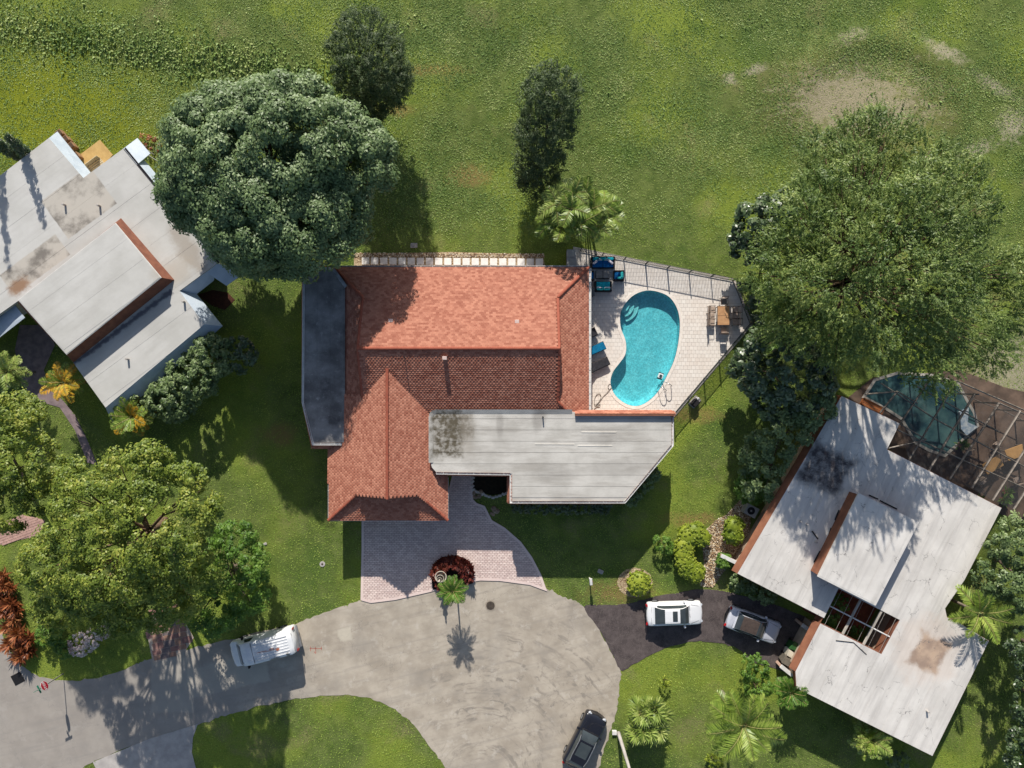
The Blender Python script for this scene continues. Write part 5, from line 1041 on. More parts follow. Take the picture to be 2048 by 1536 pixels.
sd = MB(); q = PL(ZM(1640, 720, 4.517, [(1240, 470), (1320, 430), (1310, 560), (1400, 600), (1300, 680), (1250, 620)]), 0); sd.prism([tuple(p[:2]) for p in q], .05, .35); tag(sd.build('pool_float', mk('blue_white_float', A(120, 140, 160), A(190, 196, 196), 4)), 'blue and white float lying at the corner of the dark pool', 'pool float')
EZ = 3.0
def bar(a, b, r, parent=se, mat=BRN, nm='beam'): m = MB(); d = (Vector(b) - Vector(a)); m.tube([a, b], r, 4); return m.build(nm, mat, parent)
E5 = lambda a, b, z=EZ: P(1640 + a / 4.517, 720 + b / 4.517, z)
beams = [((540, 480), (700, 285)), ((725, 575), (1000, 165)), ((800, 910), (1230, 190)), ((985, 1000), (1400, 300)), ((1170, 1080), (1620, 390)), ((1370, 1160), (1810, 460)), ((1560, 1270), (2010, 560)), ((1750, 1350), (2200, 650))]
for i_, (a, b) in enumerate(beams): bar(E5(*a), E5(*b), .10 if i_ > 2 else .08)
for a, b in (((410, 310), (700, 285)), ((550, 210), (1050, 540)), ((700, 285), (880, 390)), ((700, 630), (1130, 830)), ((1050, 540), (1843, 960)), ((850, 225), (1620, 650)), ((1130, 830), (1900, 1180)), ((1240, 190), (2000, 520)), ((610, 800), (960, 720)), ((720, 575), (960, 720)), ((1620, 390), (2010, 560)), ((1000, 165), (1240, 190))): bar(E5(*a), E5(*b), .06)
for a in ((1000, 165), (1240, 190), (1435, 310), (1620, 390), (1810, 460), (2010, 560)):
    t_ = E5(*a); bar(t_, Vector((t_.x, t_.y, 0)), .08, nm='post')
for a, b in (((1240, 190), (1435, 310)), ((1435, 310), (1620, 390)), ((1620, 390), (1810, 460)), ((1810, 460), (2010, 560))):
    p, q = E5(*a), E5(*b); bar(Vector((p.x, p.y, 1.0)), Vector((q.x, q.y, 1.0)), .035, nm='rail')
sct = NT('insect_screen'); tr = sct.n('ShaderNodeBsdfTransparent'); mx = sct.n('ShaderNodeMixShader'); mx.inputs[0].default_value = .36; sct.col(A(70, 70, 70)).fin(.8, .2); sct.link(tr.outputs[0], mx.inputs[1]); sct.link(sct.b.outputs[0], mx.inputs[2]); sct.link(mx.outputs[0], sct.out.inputs[0])
for i in range(len(beams) - 1):
    (a, b), (c, d) = beams[i], beams[i + 1]; m = MB(); m.poly([E5(*a, EZ + .04), E5(*c, EZ + .04), E5(*d, EZ + .04), E5(*b, EZ + .04)]); m.build('screen_panel', sct.mat, se)
for (a, b, rz, l) in ((1985, 930, 30, 'tan patio table under the screen, nearest the dark pool'), (2030, 905, 20, 'tan patio table under the screen at the right border')):
    tt_ = empty('patio_table', P(a, b, .7), R(rz), l, 'table'); tt_.location.z = .04; m = MB(); m.rbox((0, 0, .7), (1.5, .9, .05), .06); m.build('tabletop', mk('ochre_top', A(196, 150, 92)) if 'ochre_top' not in bpy.data.materials else bpy.data.materials['ochre_top'], tt_, world=False)
    for sx in (-1, 1):
        for sy in (-1, 1): m = MB(); m.box((sx * .65, sy * .36, .34), (.06, .06, .68)); m.build('leg', BRN, tt_, world=False)
for a, b, rz, l in ((1962, 962, 40, 'white patio chair under the screen nearest the roof edge'), (1990, 890, 120, 'white patio chair under the screen beside the tan table'), (2030, 960, 200, 'white patio chair under the screen at the right border'), (1935, 905, 10, 'white patio chair under the screen near the pool corner')):
    dup(ch0, P(a, b, .3).xy.to_3d() + Vector((0, 0, .04)), R(rz), l, 'chair', 'chairs under the screen')
sb = empty('wooden_bench', P(1745, 812, .4), R(-27), 'orange brown wooden bench along the house by the dark pool', 'bench'); sb.location.z = .04
OW = mk('orange_wood', A(170, 104, 60), A(140, 84, 48), 4)
for i in range(3): m = MB(); m.box((0, -.2 + .2 * i, .42), (1.9, .16, .05)); m.build('slat', OW, sb, world=False)
for sx in (-1, 1): m = MB(); m.box((sx * .8, 0, .2), (.08, .5, .4)); m.build('leg', OW, sb, world=False)
# hole in the ground under the kidney pool
bm = bmesh.new(); bm.from_mesh(ground.data); po = [tuple(p) for p in offset(pool, .12)]; pv = np.array([(v.co.x, v.co.y) for v in bm.verts]); ins_ = inpoly(pv[:, 0], pv[:, 1], po); pin_ = np.array([(p[0], p[1]) for p in offset(pool, .0)])
bm.faces.ensure_lookup_table(); kill = []
for f in bm.faces:
    if len(f.verts) == 4 and abs(f.verts[0].co.x - P(1300, 0).x) < 6 and abs(f.verts[0].co.y - P(0, 690).y) < 8:
        c = f.calc_center_median()
        if any(ins_[v.index] for v in f.verts) or min(np.hypot(pin_[:, 0] - c.x, pin_[:, 1] - c.y)) < .4: kill.append(f)
bmesh.ops.delete(bm, geom=kill, context='FACES'); bm.to_mesh(ground.data); bm.free()
# ================================================================ vegetation
def leafmesh(name, c, t, n, L, Wd, mat, fold=.0, base=False):
    """one rhombic leaf per row: centre c, axis t, normal n"""
    c = np.asarray(c, np.float32); t = t / np.maximum(1e-6, np.linalg.norm(t, axis=1, keepdims=True)); s = np.cross(n, t); s /= np.maximum(1e-6, np.linalg.norm(s, axis=1, keepdims=True)); L = np.asarray(L, np.float32).reshape(-1, 1) * np.ones((len(c), 1), np.float32); Wd = np.asarray(Wd, np.float32).reshape(-1, 1) * np.ones((len(c), 1), np.float32)
    nn = np.cross(t, s); a = c if base else c - t * L / 2; mid = a + t * L * .45
    v = np.stack([a, mid - s * Wd / 2 + nn * fold * Wd, a + t * L, mid + s * Wd / 2 + nn * fold * Wd], 1).reshape(-1, 3).astype(np.float32); N = len(c)
    me = bpy.data.meshes.new(name); me.vertices.add(4 * N); me.vertices.foreach_set('co', v.ravel()); me.loops.add(4 * N); me.loops.foreach_set('vertex_index', np.arange(4 * N, dtype=np.int32)); me.polygons.add(N); me.polygons.foreach_set('loop_start', np.arange(0, 4 * N, 4, dtype=np.int32)); me.update(calc_edges=True); me.materials.append(mat); return me
def rdir(r, n): v = r.normal(size=(n, 3)); return v / np.linalg.norm(v, axis=1, keepdims=True)
def crownpts(r, lobes, dens, cr, k, L, Wd, flat=.7, droop=.2, radial=0., fill=.15, low=-.3, jit=.0, shell=.35):
    """lobes: (centre, radii). Clumps of leaves sit on the shells of the lobes; returns leaf arrays"""
    C = []; O = []
    for (c, rad) in lobes:
        c = np.array(c); rad = np.array(rad); ar = 2 * math.pi * rad[0] * (rad[1] + rad[2]) / 2 * 1.3; n = int(ar * dens); d = rdir(r, n * 2); d = d[d[:, 2] > low][:n]
        p = c + d * rad * r.uniform(.86, 1.05, (len(d), 1)); nf = int(n * fill); df = rdir(r, nf); pf = c + df * rad * r.uniform(.3, .8, (nf, 1)); p = np.vstack([p, pf]); dd = np.vstack([d, df]) / rad; dd /= np.linalg.norm(dd, axis=1, keepdims=True); C.append(p); O.append(dd)
    keep = []
    for i, p in enumerate(C):
        ok = np.ones(len(p), bool)
        for j, (c, rad) in enumerate(lobes):
            if j != i: ok &= (np.linalg.norm((p - np.array(c)) / np.array(rad), axis=1) > .80)
        keep.append(ok)
    C = np.vstack([p[o] for p, o in zip(C, keep)]); O = np.vstack([p[o] for p, o in zip(O, keep)]); M = len(C); rs = cr * r.uniform(.45, 1.4, (M, 1))
    kk = k; Cr = np.repeat(C, kk, 0); Or = np.repeat(O, kk, 0); Rr = np.repeat(rs, kk, 0); d = rdir(r, M * kk); dn = d + Or * .55 + np.array([0, 0, .45]); dn /= np.linalg.norm(dn, axis=1, keepdims=True)
    off = dn * Rr * r.uniform(shell, 1., (M * kk, 1)); off[:, 2] *= flat; p = Cr + off; n = dn + .4 * rdir(r, M * kk) + np.array([0, 0, .7]); n /= np.linalg.norm(n, axis=1, keepdims=True)
    t = rdir(r, M * kk) + Or * radial + dn * .5; t -= n * (t * n).sum(1, keepdims=True); t[:, 2] -= droop; s = r.uniform(.65, 1.25, M * kk)
    return p, t, n, L * s, Wd * s
def IL(px, py, z, rpx, rz=None, ry=None):      # a lobe from photo position, height and photo radius
    f = S * (1 - z / H); c = P(px, py, z); return ((c.x, c.y, c.z), (rpx * f, (ry or rpx) * f, rz or rpx * f * .6))
def spraypts(r, lobes, per_m2, tl, m, L, Wd, axis, up=.15, drop=.35, inner=.25, low=-.2, spread=.75):
    """feathery twigs that run outwards from the axis of the tree, leaflets along both sides"""
    B = []; D = []
    for c, rad in lobes:
        c = np.array(c); rad = np.array(rad); n = int(2 * math.pi * rad[0] * (rad[1] + rad[2]) / 2 * 1.3 * per_m2); d = rdir(r, n * 2); d = d[d[:, 2] > low][:n]; n = len(d)
        p = c + d * rad * r.uniform(inner, 1.0, (n, 1)) ** .6; o = p - np.array(axis); o[:, 2] *= .3; o /= np.maximum(.2, np.linalg.norm(o, axis=1, keepdims=True)); dd = o + d * .5 + .6 * rdir(r, n) + np.array([0, 0, up]); B.append(p); D.append(dd / np.linalg.norm(dd, axis=1, keepdims=True))
    B = np.vstack(B); D = np.vstack(D); n = len(B); ln = tl * r.uniform(.5, 1.35, (n, 1)); u = np.linspace(.05, 1, m); pos = B[:, None, :] + D[:, None, :] * (ln[:, None, :] * u[None, :, None]); pos[:, :, 2] -= drop * ln * (u ** 2)[None, :]
    side = np.cross(D, np.array([0, 0, 1.])); side /= np.maximum(1e-3, np.linalg.norm(side, axis=1, keepdims=True)); sg = np.where(np.arange(m) % 2 == 0, 1., -1.); t = D[:, None, :] * .8 + side[:, None, :] * sg[None, :, None] * spread + .25 * rdir(r, n * m).reshape(n, m, 3); t[:, :, 2] -= .15
    pos = (pos + .05 * rdir(r, n * m).reshape(n, m, 3)).reshape(-1, 3); t = t.reshape(-1, 3); nn = np.array([0, 0, 1.]) + .45 * rdir(r, n * m); s = r.uniform(.6, 1.2, n * m) * np.tile(1.15 - .5 * u, n); return pos, t, nn, L * s, Wd * s
BARK = mk('grey_bark', A(116, 102, 90), A(84, 72, 64), 5, .9, .15, bump=.6, bscale=18); BARK2 = mk('brown_bark', A(132, 110, 90), A(96, 78, 62), 5, .9, .15, bump=.6, bscale=18)
def tree(name, label, cat, base, lobes, mat, seed, dens=1.2, cr=.55, k=26, L=.26, Wd=.11, trunk=.3, group=None, bark=None, spray=None, limbs=True, **kw):
    r = np.random.default_rng(seed); b = Vector((*base[:2], 0)) ; b.z = float(hgt(b.x, b.y)) - .05; o = empty(name, b, 0, label, cat, group)
    if trunk:
        m = MB(); top = Vector(np.mean([l[0] for l in lobes], 0)); fork = b.lerp(Vector((top.x, top.y, top.z)), .42); m.tube(spline([b, b.lerp(fork, .5) + Vector((r.uniform(-.15, .15), r.uniform(-.15, .15), 0)), fork], 4), trunk, 9, r2=trunk * .7)
        for c, rad in lobes:
            e = Vector(c) + Vector((0, 0, rad[2] * .25)); mid = fork.lerp(e, .5) + Vector((0, 0, .4)); m.tube(spline([fork, mid, e], 4), trunk * .5, 6, r2=trunk * .12)
            for q in range(4): d = rdir(r, 1)[0]; e2 = Vector(c) + Vector((d[0] * rad[0], d[1] * rad[1], abs(d[2]) * rad[2])) * .85; m.tube([mid, mid.lerp(e2, .6) + Vector((0, 0, .2)), e2], trunk * .22, 5, r2=trunk * .05)
        m.build('trunk', bark or BARK, o, True)
    a = crownpts(r, lobes, dens * 1.35, cr, int(k * 2.6), L, Wd * 1.1, **kw);
    if spray: a = [np.concatenate([p_, q_]) for p_, q_ in zip(a, spraypts(r, lobes, axis=(b.x, b.y, 0), **spray))]
    return o, mobj('crown', leafmesh('crown', *a, mat, fold=.15), o)
def shrub(name, label, lobes, mat, seed, dens=5, cr=.22, k=16, L=.13, Wd=.07, group=None, cat='shrub', stem=True, core=.0, **kw):
    r = np.random.default_rng(seed); c = np.mean([l[0] for l in lobes], 0); b = Vector((c[0], c[1], 0)); o = empty(name, b, 0, label, cat, group)
    if stem:
        m = MB()
        for c_, rad in lobes:
            for q in range(3): m.tube([Vector((c_[0] + r.uniform(-.1, .1), c_[1] + r.uniform(-.1, .1), 0)), Vector(c_) + Vector((r.uniform(-.5, .5) * rad[0], r.uniform(-.5, .5) * rad[1], .4 * rad[2]))], .035, 5, r2=.012)
        m.build('stem', BARK2, o)
    if core:
        m = MB()
        for c_, rad in lobes: m.lathe([(rad[0] * core * math.cos(q), rad[2] * core * math.sin(q)) for q in (-.9, -.5, -.1, .3, .7, 1.1, 1.45)], c_, 18)
        m.build('inner_growth', mat, o, True)
    mobj('foliage', leafmesh('foliage', *crownpts(r, lobes, dens * 1.3, cr, int(k * 2.0), L * 1.25, Wd * 1.3, **kw), mat, fold=.12), o); return o
def F(*cs, k=.82): return [A(*c, k) for c in cs]
L_DOME = leafmat('dome_tree_leaf', F((66, 86, 48), (98, 118, 74), (134, 150, 106), k=.86), .5, .45, .2); L_DARK = leafmat('feathery_leaf', F((44, 58, 34), (68, 84, 50), (94, 108, 70)), .55, .35, .25)
L_BIG = leafmat('spray_leaf', F((50, 72, 34), (94, 114, 56), (148, 158, 90)), .5, .4, .3); L_YEL = leafmat('yellow_green_leaf', F((58, 80, 30), (108, 124, 46), (158, 158, 72)), .5, .4, .3); L_MID = leafmat('mid_green_leaf', F((60, 80, 46), (94, 112, 66), (128, 142, 94)), .45, .45, .2)
L_GLO = leafmat('glossy_dark_leaf', F((30, 44, 24), (60, 78, 44), (104, 118, 84)), .32, .6, .12); L_TOP = leafmat('topiary_leaf', F((84, 104, 28), (126, 140, 42), (168, 172, 66)), .5, .35, .3); L_GRN = leafmat('fresh_green_leaf', F((48, 78, 26), (84, 116, 40), (116, 142, 60)), .5, .4, .3)
L_RED = leafmat('red_ti_leaf', F((54, 26, 22), (104, 44, 38), (156, 86, 68), k=1.3), .45, .4, .2); L_ORG = leafmat('copper_leaf', F((92, 46, 28), (158, 90, 54), (204, 142, 92), k=1.2), .45, .4, .2); L_PALE = leafmat('pale_pink_flower', F((120, 96, 96), (190, 172, 172), (226, 214, 210)), .7, .2, .2)
L_PALM = leafmat('palm_leaf', F((66, 90, 32), (116, 136, 52), (158, 168, 84)), .4, .45, .25); L_PALMY = leafmat('yellowing_palm_leaf', F((120, 110, 26), (188, 140, 44), (150, 150, 50)), .45, .4, .25); L_FAN = leafmat('fan_palm_leaf', F((70, 92, 36), (120, 138, 62), (166, 172, 104)), .42, .45, .2)

# ---- big trees
tree('dome_tree', 'huge dark green dome-shaped tree between the left house and the red roof', 'tree', P(600, 430), [IL(478, 312, 9.4, 124, 3.2), IL(585, 285, 9.6, 118, 3.2), IL(690, 320, 8.4, 86, 2.4), IL(410, 380, 8.0, 74, 2.6), IL(520, 410, 9.0, 115, 3.0), IL(610, 455, 8.6, 80, 2.6), IL(510, 480, 7.0, 62, 2.2), IL(660, 420, 8.0, 70, 2.0), IL(398, 300, 8.2, 52, 2.2), IL(525, 242, 8.8, 62, 2.2), IL(560, 480, 4.6, 62, 1.9), IL(470, 430, 5.0, 62, 1.9), IL(635, 455, 4.6, 52, 1.8)], L_DOME, 1, dens=1.05, cr=.85, k=84, L=.25, Wd=.11, flat=.85, shell=.6, fill=.45, trunk=.45, low=-.25)
tree('feathery_tree', 'dark feathery tree standing in the field above the dome tree', 'tree', P(745, 205), [IL(732, 105, 7.4, 74, 2.2), IL(770, 150, 6.6, 48, 1.8), IL(722, 165, 5.2, 45, 1.8), IL(738, 195, 3.6, 40, 1.6), IL(745, 215, 1.8, 28, 1.2), IL(772, 188, 3.2, 36, 1.6), IL(790, 160, 4.6, 30, 1.5)], L_DARK, 2, trunk=.12, dens=2.0, cr=.5, k=26, L=.18, Wd=.055, low=-.8, fill=.5, spray=dict(per_m2=7, tl=.8, m=24, L=.17, Wd=.05, up=.7, drop=.1, low=-.8, inner=.1, spread=.8))
tree('feathery_tree', 'dark slender feathery tree above the yellow-green palm clump', 'tree', P(1085, 370), [IL(1102, 195, 6.4, 58, 2.0), IL(1092, 260, 5.0, 58, 2.0), IL(1080, 320, 3.4, 48, 1.6), IL(1074, 362, 1.9, 34, 1.3)], L_DARK, 3, trunk=.12, dens=2.0, cr=.5, k=26, L=.18, Wd=.055, low=-.8, fill=.5, spray=dict(per_m2=7, tl=.8, m=24, L=.17, Wd=.05, up=.7, drop=.1, low=-.8, inner=.1, spread=.8))
out_ = [(1525, 470), (1560, 400), (1640, 330), (1680, 250), (1740, 235), (1790, 270), (1880, 310), (1970, 380), (2025, 480), (2035, 610), (2000, 710), (1880, 740), (1760, 735), (1660, 690), (1560, 670), (1530, 570)]
rb = np.random.default_rng(14); big = []
while len(big) < 45:
    x_, y_ = rb.uniform(1490, 2035), rb.uniform(240, 740)
    if not inpoly(np.array([x_]), np.array([y_]), out_)[0]: continue
    if any(math.hypot(x_ - q[0], y_ - q[1]) < 46 for q in big): continue
    big.append((x_, y_))
big = [IL(x_, y_, 7.2 + 5.6 * max(0, 1 - math.hypot((x_ - 1775) / 285, (y_ - 520) / 270) ** 2) + rb.uniform(-1.4, 1.4), rb.uniform(40, 64), rb.uniform(1.2, 1.9)) for x_, y_ in big] + [IL(1695, 262, 8.0, 16, 1.5), IL(1745, 255, 8.4, 26, 1.5), IL(1562, 610, 6.5, 36, 1.6), IL(1556, 655, 6.0, 32, 1.5)]
tree('spreading_tree', 'huge feathery yellow-green tree to the right of the pool terrace', 'tree', P(1640, 600), big, L_BIG, 4, trunk=.32, bark=BARK2, dens=.7, cr=.7, k=16, L=.24, Wd=.07, radial=1.2, droop=.3, fill=.5, spray=dict(per_m2=2.6, tl=1.15, m=28, L=.24, Wd=.07, inner=.3))
tree('broadleaf_tree', 'dark glossy broad leaved shrub tree left of the huge feathery tree', 'tree', P(1530, 480), [IL(1520, 455, 3.6, 50, 1.6), IL(1500, 490, 2.8, 36, 1.3), IL(1560, 430, 4.0, 40, 1.4)], L_GLO, 5, dens=1.6, cr=.5, k=20, L=.36, Wd=.17, trunk=.12)
tree('broadleaf_tree', 'dark glossy broad leaved tree below the fence corner', 'tree', P(1545, 740), [IL(1540, 730, 4.2, 66, 2.0), IL(1600, 760, 4.0, 62, 1.9), IL(1560, 790, 3.2, 50, 1.6), IL(1500, 740, 2.6, 36, 1.2)], L_GLO, 6, dens=1.6, cr=.5, k=22, L=.36, Wd=.17, trunk=.15)
tree('garden_tree', 'green tree along the west fascia of the right-hand house', 'tree', P(1560, 870), [IL(1560, 860, 3.4, 52, 1.6), IL(1530, 910, 2.6, 42, 1.4), IL(1620, 810, 3.6, 45, 1.5), IL(1520, 965, 2.2, 34, 1.2)], L_MID, 7, dens=1.3, cr=.45, k=22, L=.28, Wd=.12, trunk=.12)
tree('rounded_tree', 'rounded blue-green tree at the right border beside the right-hand house', 'tree', P(1990, 1120), [IL(2035, 1085, 4.0, 52, 1.8), IL(1995, 1150, 3.6, 42, 1.6), IL(2055, 1180, 4.0, 48, 1.8)], L_MID, 8, dens=2., cr=.45, k=28, L=.22, Wd=.10, trunk=.2)
for i, (x, y, r_) in enumerate(((2085, 1300, 55), (2085, 1400, 55), (2080, 1500, 60))):
    tree('hedge_tree', ('upper', 'middle', 'lowest')[i] + ' dark hedge tree on the right border below the rounded tree', 'tree', P(x - 40, y - 20), [IL(x, y, 4.5, r_, 2.2), IL(x + 30, y + 40, 4., r_, 2.)], L_GLO, 20 + i, dens=1.5, cr=.45, k=24, L=.24, Wd=.11, trunk=.15)
yl = [IL(285, 950, 10.2, 64, 2.2), IL(375, 990, 9.8, 60, 2.0), IL(330, 1060, 10.8, 84, 2.6), IL(190, 1040, 10.2, 76, 2.4), IL(115, 1130, 9.2, 60, 2.0), IL(235, 1130, 10.4, 80, 2.4), IL(360, 1150, 9.0, 70, 2.2), IL(170, 975, 9.0, 48, 1.8), IL(120, 1205, 7.0, 48, 1.8), IL(240, 1205, 7.2, 56, 1.8), IL(330, 1200, 6.8, 50, 1.7), IL(170, 1170, 8.4, 50, 1.8), IL(290, 1010, 10.8, 60, 2.)]
tree('yellow_green_tree', 'large yellow-green tree over the flagstone drive at the left', 'tree', P(330, 1040), yl, L_YEL, 9, dens=1.1, cr=.62, k=44, L=.2, Wd=.105, shell=.5, trunk=.3, bark=BARK2)
tree('dark_green_tree', 'darker green tree on the right edge of the yellow-green one near the van', 'tree', P(470, 1130), [IL(462, 1130, 3.6, 62, 2.0), IL(425, 1205, 3.0, 58, 1.7), IL(492, 1185, 2.8, 40, 1.5), IL(470, 1085, 3.4, 38, 1.5)], L_GRN, 10, dens=1.4, cr=.55, k=36, L=.2, Wd=.1, shell=.5, trunk=.2)
tree('yellow_green_tree', 'yellow-green tree cut by the left border above the pink drive', 'tree', P(40, 940), [IL(25, 850, 8.4, 58, 2.2), IL(60, 930, 8.8, 60, 2.2), IL(15, 1000, 8.2, 58, 2.0), IL(95, 985, 7.0, 38, 1.5), IL(-20, 920, 9., 66, 2.2)], L_YEL, 11, dens=1.2, cr=.6, k=40, L=.2, Wd=.1, shell=.5, trunk=.22)
# ---- hedges and shrubs
shrub('tall_hedge', 'grey-green tall hedge along the sloping eave of the left house', [IL(425, 715, 2.6, 42, 1.5), IL(385, 755, 2.6, 46, 1.6), IL(345, 800, 2.4, 44, 1.5), IL(300, 800, 2.0, 30, 1.2)], L_MID, 30, dens=4, cr=.32, k=22, L=.2, Wd=.09)
shrub('round_shrub', 'dark round shrub at the end of the tall hedge', [IL(475, 710, 2.0, 34, 1.2)], L_GLO, 31, dens=4, cr=.3, k=18, L=.2, Wd=.1)
shrub('topiary_ball', 'round clipped yellow-green ball shrub beside the black drive', [IL(1278, 1166, .7, 25, .5)], L_TOP, 32, dens=16, cr=.10, k=16, L=.085, Wd=.06, core=.95, stem=False)
shrub('topiary_hedge', 'kidney-shaped clipped hedge on the pebble bed', [IL(1378, 1072, .7, 24, .5), IL(1390, 1066, .7, 22, .5), IL(1402, 1074, .7, 20, .5), IL(1370, 1090, .7, 20, .5), IL(1368, 1106, .7, 19, .5), IL(1370, 1122, .7, 20, .5), IL(1378, 1138, .7, 22, .5), IL(1390, 1146, .7, 20, .5)], L_TOP, 33, dens=16, cr=.10, k=16, L=.085, Wd=.06, core=.95, stem=False)
shrub('topiary_ball', 'tall clipped yellow-green shrub below the air conditioner', [IL(1467, 1052, .9, 20, .7), IL(1466, 1070, .9, 20, .7)], L_TOP, 34, dens=16, cr=.10, k=16, L=.085, Wd=.06, core=.95, stem=False)
shrub('garden_shrub', 'loose green shrub left of the kidney-shaped hedge', [IL(1322, 1085, .8, 15, .6), IL(1332, 1095, .6, 12, .5)], L_GRN, 35, dens=8, cr=.2, k=14)
shrub('garden_shrub', 'round green shrub right at the white wall end', [IL(1447, 1122, .7, 16, .55)], L_GRN, 36, dens=16, cr=.10, k=16, L=.085, Wd=.06, core=.95, stem=False)
shrub('garden_shrub', 'leafy dark shrub left of the air conditioner', [IL(1505, 975, 1.2, 32, .9)], L_GRN, 37, dens=6, cr=.25, k=16, L=.16, Wd=.08)
shrub('garden_shrub', 'sprawling shrub under the south fascia above the convertible', [IL(1480, 1165, .6, 20, .5), IL(1510, 1180, .6, 18, .5), IL(1535, 1192, .6, 16, .5)], L_MID, 38, dens=7, cr=.2, k=14, L=.15, Wd=.08)
shrub('garden_shrub', 'yellow-tipped clipped shrub beside the bins', [IL(1508, 1335, 1.2, 26, 1.0), IL(1515, 1370, 1.2, 26, 1.)], L_GRN, 39, dens=7, cr=.2, k=16, L=.14, Wd=.06)
shrub('front_hedge', 'low dark hedge bed along the front of the white flat roof', [IL(1040 + 24 * i, 1012, .6, 15, .5) for i in range(8)], L_GLO, 40, dens=8, cr=.18, k=14)
shrub('corner_hedge', 'low leafy hedge under the slanted end of the white flat roof', [IL(1262 + 15 * i, 1000 - 17 * i, .6, 12, .5) for i in range(4)], L_MID, 41, dens=7, cr=.2, k=14, L=.16, Wd=.09)
for i, (x, y) in enumerate(((1210, 1250),)): pass
shrub('fence_shrub', 'ragged shrub row outside the east corner of the pool fence', [IL(1488, 572, 1.0, 10, .8), IL(1502, 605, 1.0, 11, .8), IL(1518, 640, 1.0, 12, .8)], L_GLO, 42, dens=6, cr=.24, k=16, L=.2, Wd=.1)
shrub('small_shrub', 'tiny yellow-green shrub above the fan palm clump', [IL(1330, 1362, .5, 11, .45)], L_TOP, 43, dens=10, cr=.14, k=12, L=.1, Wd=.05)
shrub('small_shrub', 'small yellow-green shrub at the bottom border right of the lamp pole', [IL(1430, 1522, .7, 15, .6)], L_TOP, 44, dens=9, cr=.18, k=14, L=.14, Wd=.05)
shrub('pink_flower_shrub', 'pale flowering shrub under the yellow-green tree by the road', [IL(160, 1290, .6, 22, .5), IL(185, 1278, .6, 18, .5), IL(205, 1262, .6, 15, .5)], L_PALE, 45, dens=7, cr=.2, k=14, L=.13, Wd=.08)
shrub('garden_shrub', 'dark green shrub bed left of the flowering shrub', [IL(100, 1265, .8, 26, .7), IL(130, 1295, .6, 18, .5)], L_GRN, 46, dens=6, cr=.2, k=14)
shrub('atrium_shrub', 'green plants along the inner corner of the atrium', [IL(1680, 1205, 1.0, 16, .8), IL(1660, 1235, 1., 14, .8), IL(1712, 1260, .9, 10, .7)], L_GRN, 47, dens=6, cr=.22, k=14)
shrub('edge_shrub', 'mixed low shrub beside the palm at the foot of the right-hand house', [IL(1782, 1516, .9, 16, .6), IL(1800, 1522, .8, 16, .5)], L_MID, 48, dens=5, cr=.22, k=14, L=.16, Wd=.1)
shrub('patio_shrub', 'reddish weedy bed by the white pergola of the left house', [IL(305, 290, .4, 16, .3), IL(290, 282, .4, 12, .3)], L_ORG, 49, dens=4, cr=.2, k=10)
# rosettes of strappy leaves: copper hedge at the left border, red ring round the fountain
def rosette(name, mat, n, L, Wd, seed, h=.5):
    r = np.random.default_rng(seed); az = r.uniform(0, 6.28, n); el = r.uniform(.15, 1.2, n); t = np.stack([np.cos(az) * np.cos(el), np.sin(az) * np.cos(el), np.sin(el)], 1); nn = np.stack([-np.cos(az) * np.sin(el), -np.sin(az) * np.sin(el), np.cos(el)], 1); c = np.stack([np.cos(az) * .05, np.sin(az) * .05, r.uniform(.1, h, n)], 1); return leafmesh(name, c, t, nn, L * r.uniform(.6, 1.1, n), Wd, mat, fold=.2, base=True)
COPR = [rosette('foliage', L_ORG, 90, .75, .12, s_, .6) for s_ in (1, 2)]; REDR = [rosette('foliage', L_RED, 70, .5, .14, s_, .7) for s_ in (3, 4)]
stm = MB(); stm.tube([(0, 0, 0), (0, 0, .5)], .05, 6); STEMME = stm.mesh('stem', BARK2)
rr = random.Random(4)
def rosplants(name, spots, meshes, label, cat, group, sc):
    for i, (x, y) in enumerate(spots):
        o = empty(name, P(x, y, .4) * 1, rr.uniform(0, 6), label, cat, group); o.location.z = .0; f = mobj('foliage', meshes[i % 2], o, False); s_ = sc * rr.uniform(.85, 1.2); f.scale = (s_,) * 3; mobj('stem', STEMME, o, False)
rosplants('copper_plant', [(8, 1150), (22, 1175), (5, 1195), (25, 1205), (10, 1225), (30, 1238), (15, 1255), (40, 1265), (25, 1285), (50, 1290), (62, 1275), (45, 1310), (60, 1302), (10, 1170), (35, 1220)], COPR, 'copper-orange strappy plant in the hedge at the left border', 'plant', 'copper plants at the left border', 1.15)
import itertools
ring = [(905 + 36 * math.cos(R(a)) * (1.05), 1150 + 30 * math.sin(R(a))) for a in range(-20, 215, 0 or 14)] if False else [(905 + rx * math.cos(R(a)), 1146 - ry * math.sin(R(a))) for rx, ry, st in ((36, 28, 13), (24, 18, 20)) for a in range(-25, 206, st)]
rosplants('red_ti_plant', ring + [(877, 1166), (884, 1172), (876, 1157), (936, 1160)], REDR, 'dark red leafy plant in the bed round the fountain', 'plant', 'red plants round the fountain', .9)
bed, _ = sheet('planter_bed', [(866, 1178), (862, 1150), (866, 1128), (885, 1113), (915, 1110), (940, 1122), (948, 1145), (946, 1166), (925, 1172), (895, 1182)], .10, mk('dark_mulch', A(58, 44, 36), A(40, 30, 26), 6, .95, .1, bump=.6))
fo = empty('garden_fountain', P(884, 1147, 0), 0, 'tiered pale stone fountain in the bed of red plants', 'fountain'); FST = mk('fountain_stone', A(206, 196, 180), A(176, 166, 150), 4, .8, .2, bump=.2); FWA = mk('fountain_water', A(70, 64, 58), None, 3, .15, .5)
m = MB(); m.lathe([(.30, 0), (.2, .1), (.14, .5), (.2, .7)], (0, 0, 0), 20); m.build('pedestal', FST, fo, True, False)
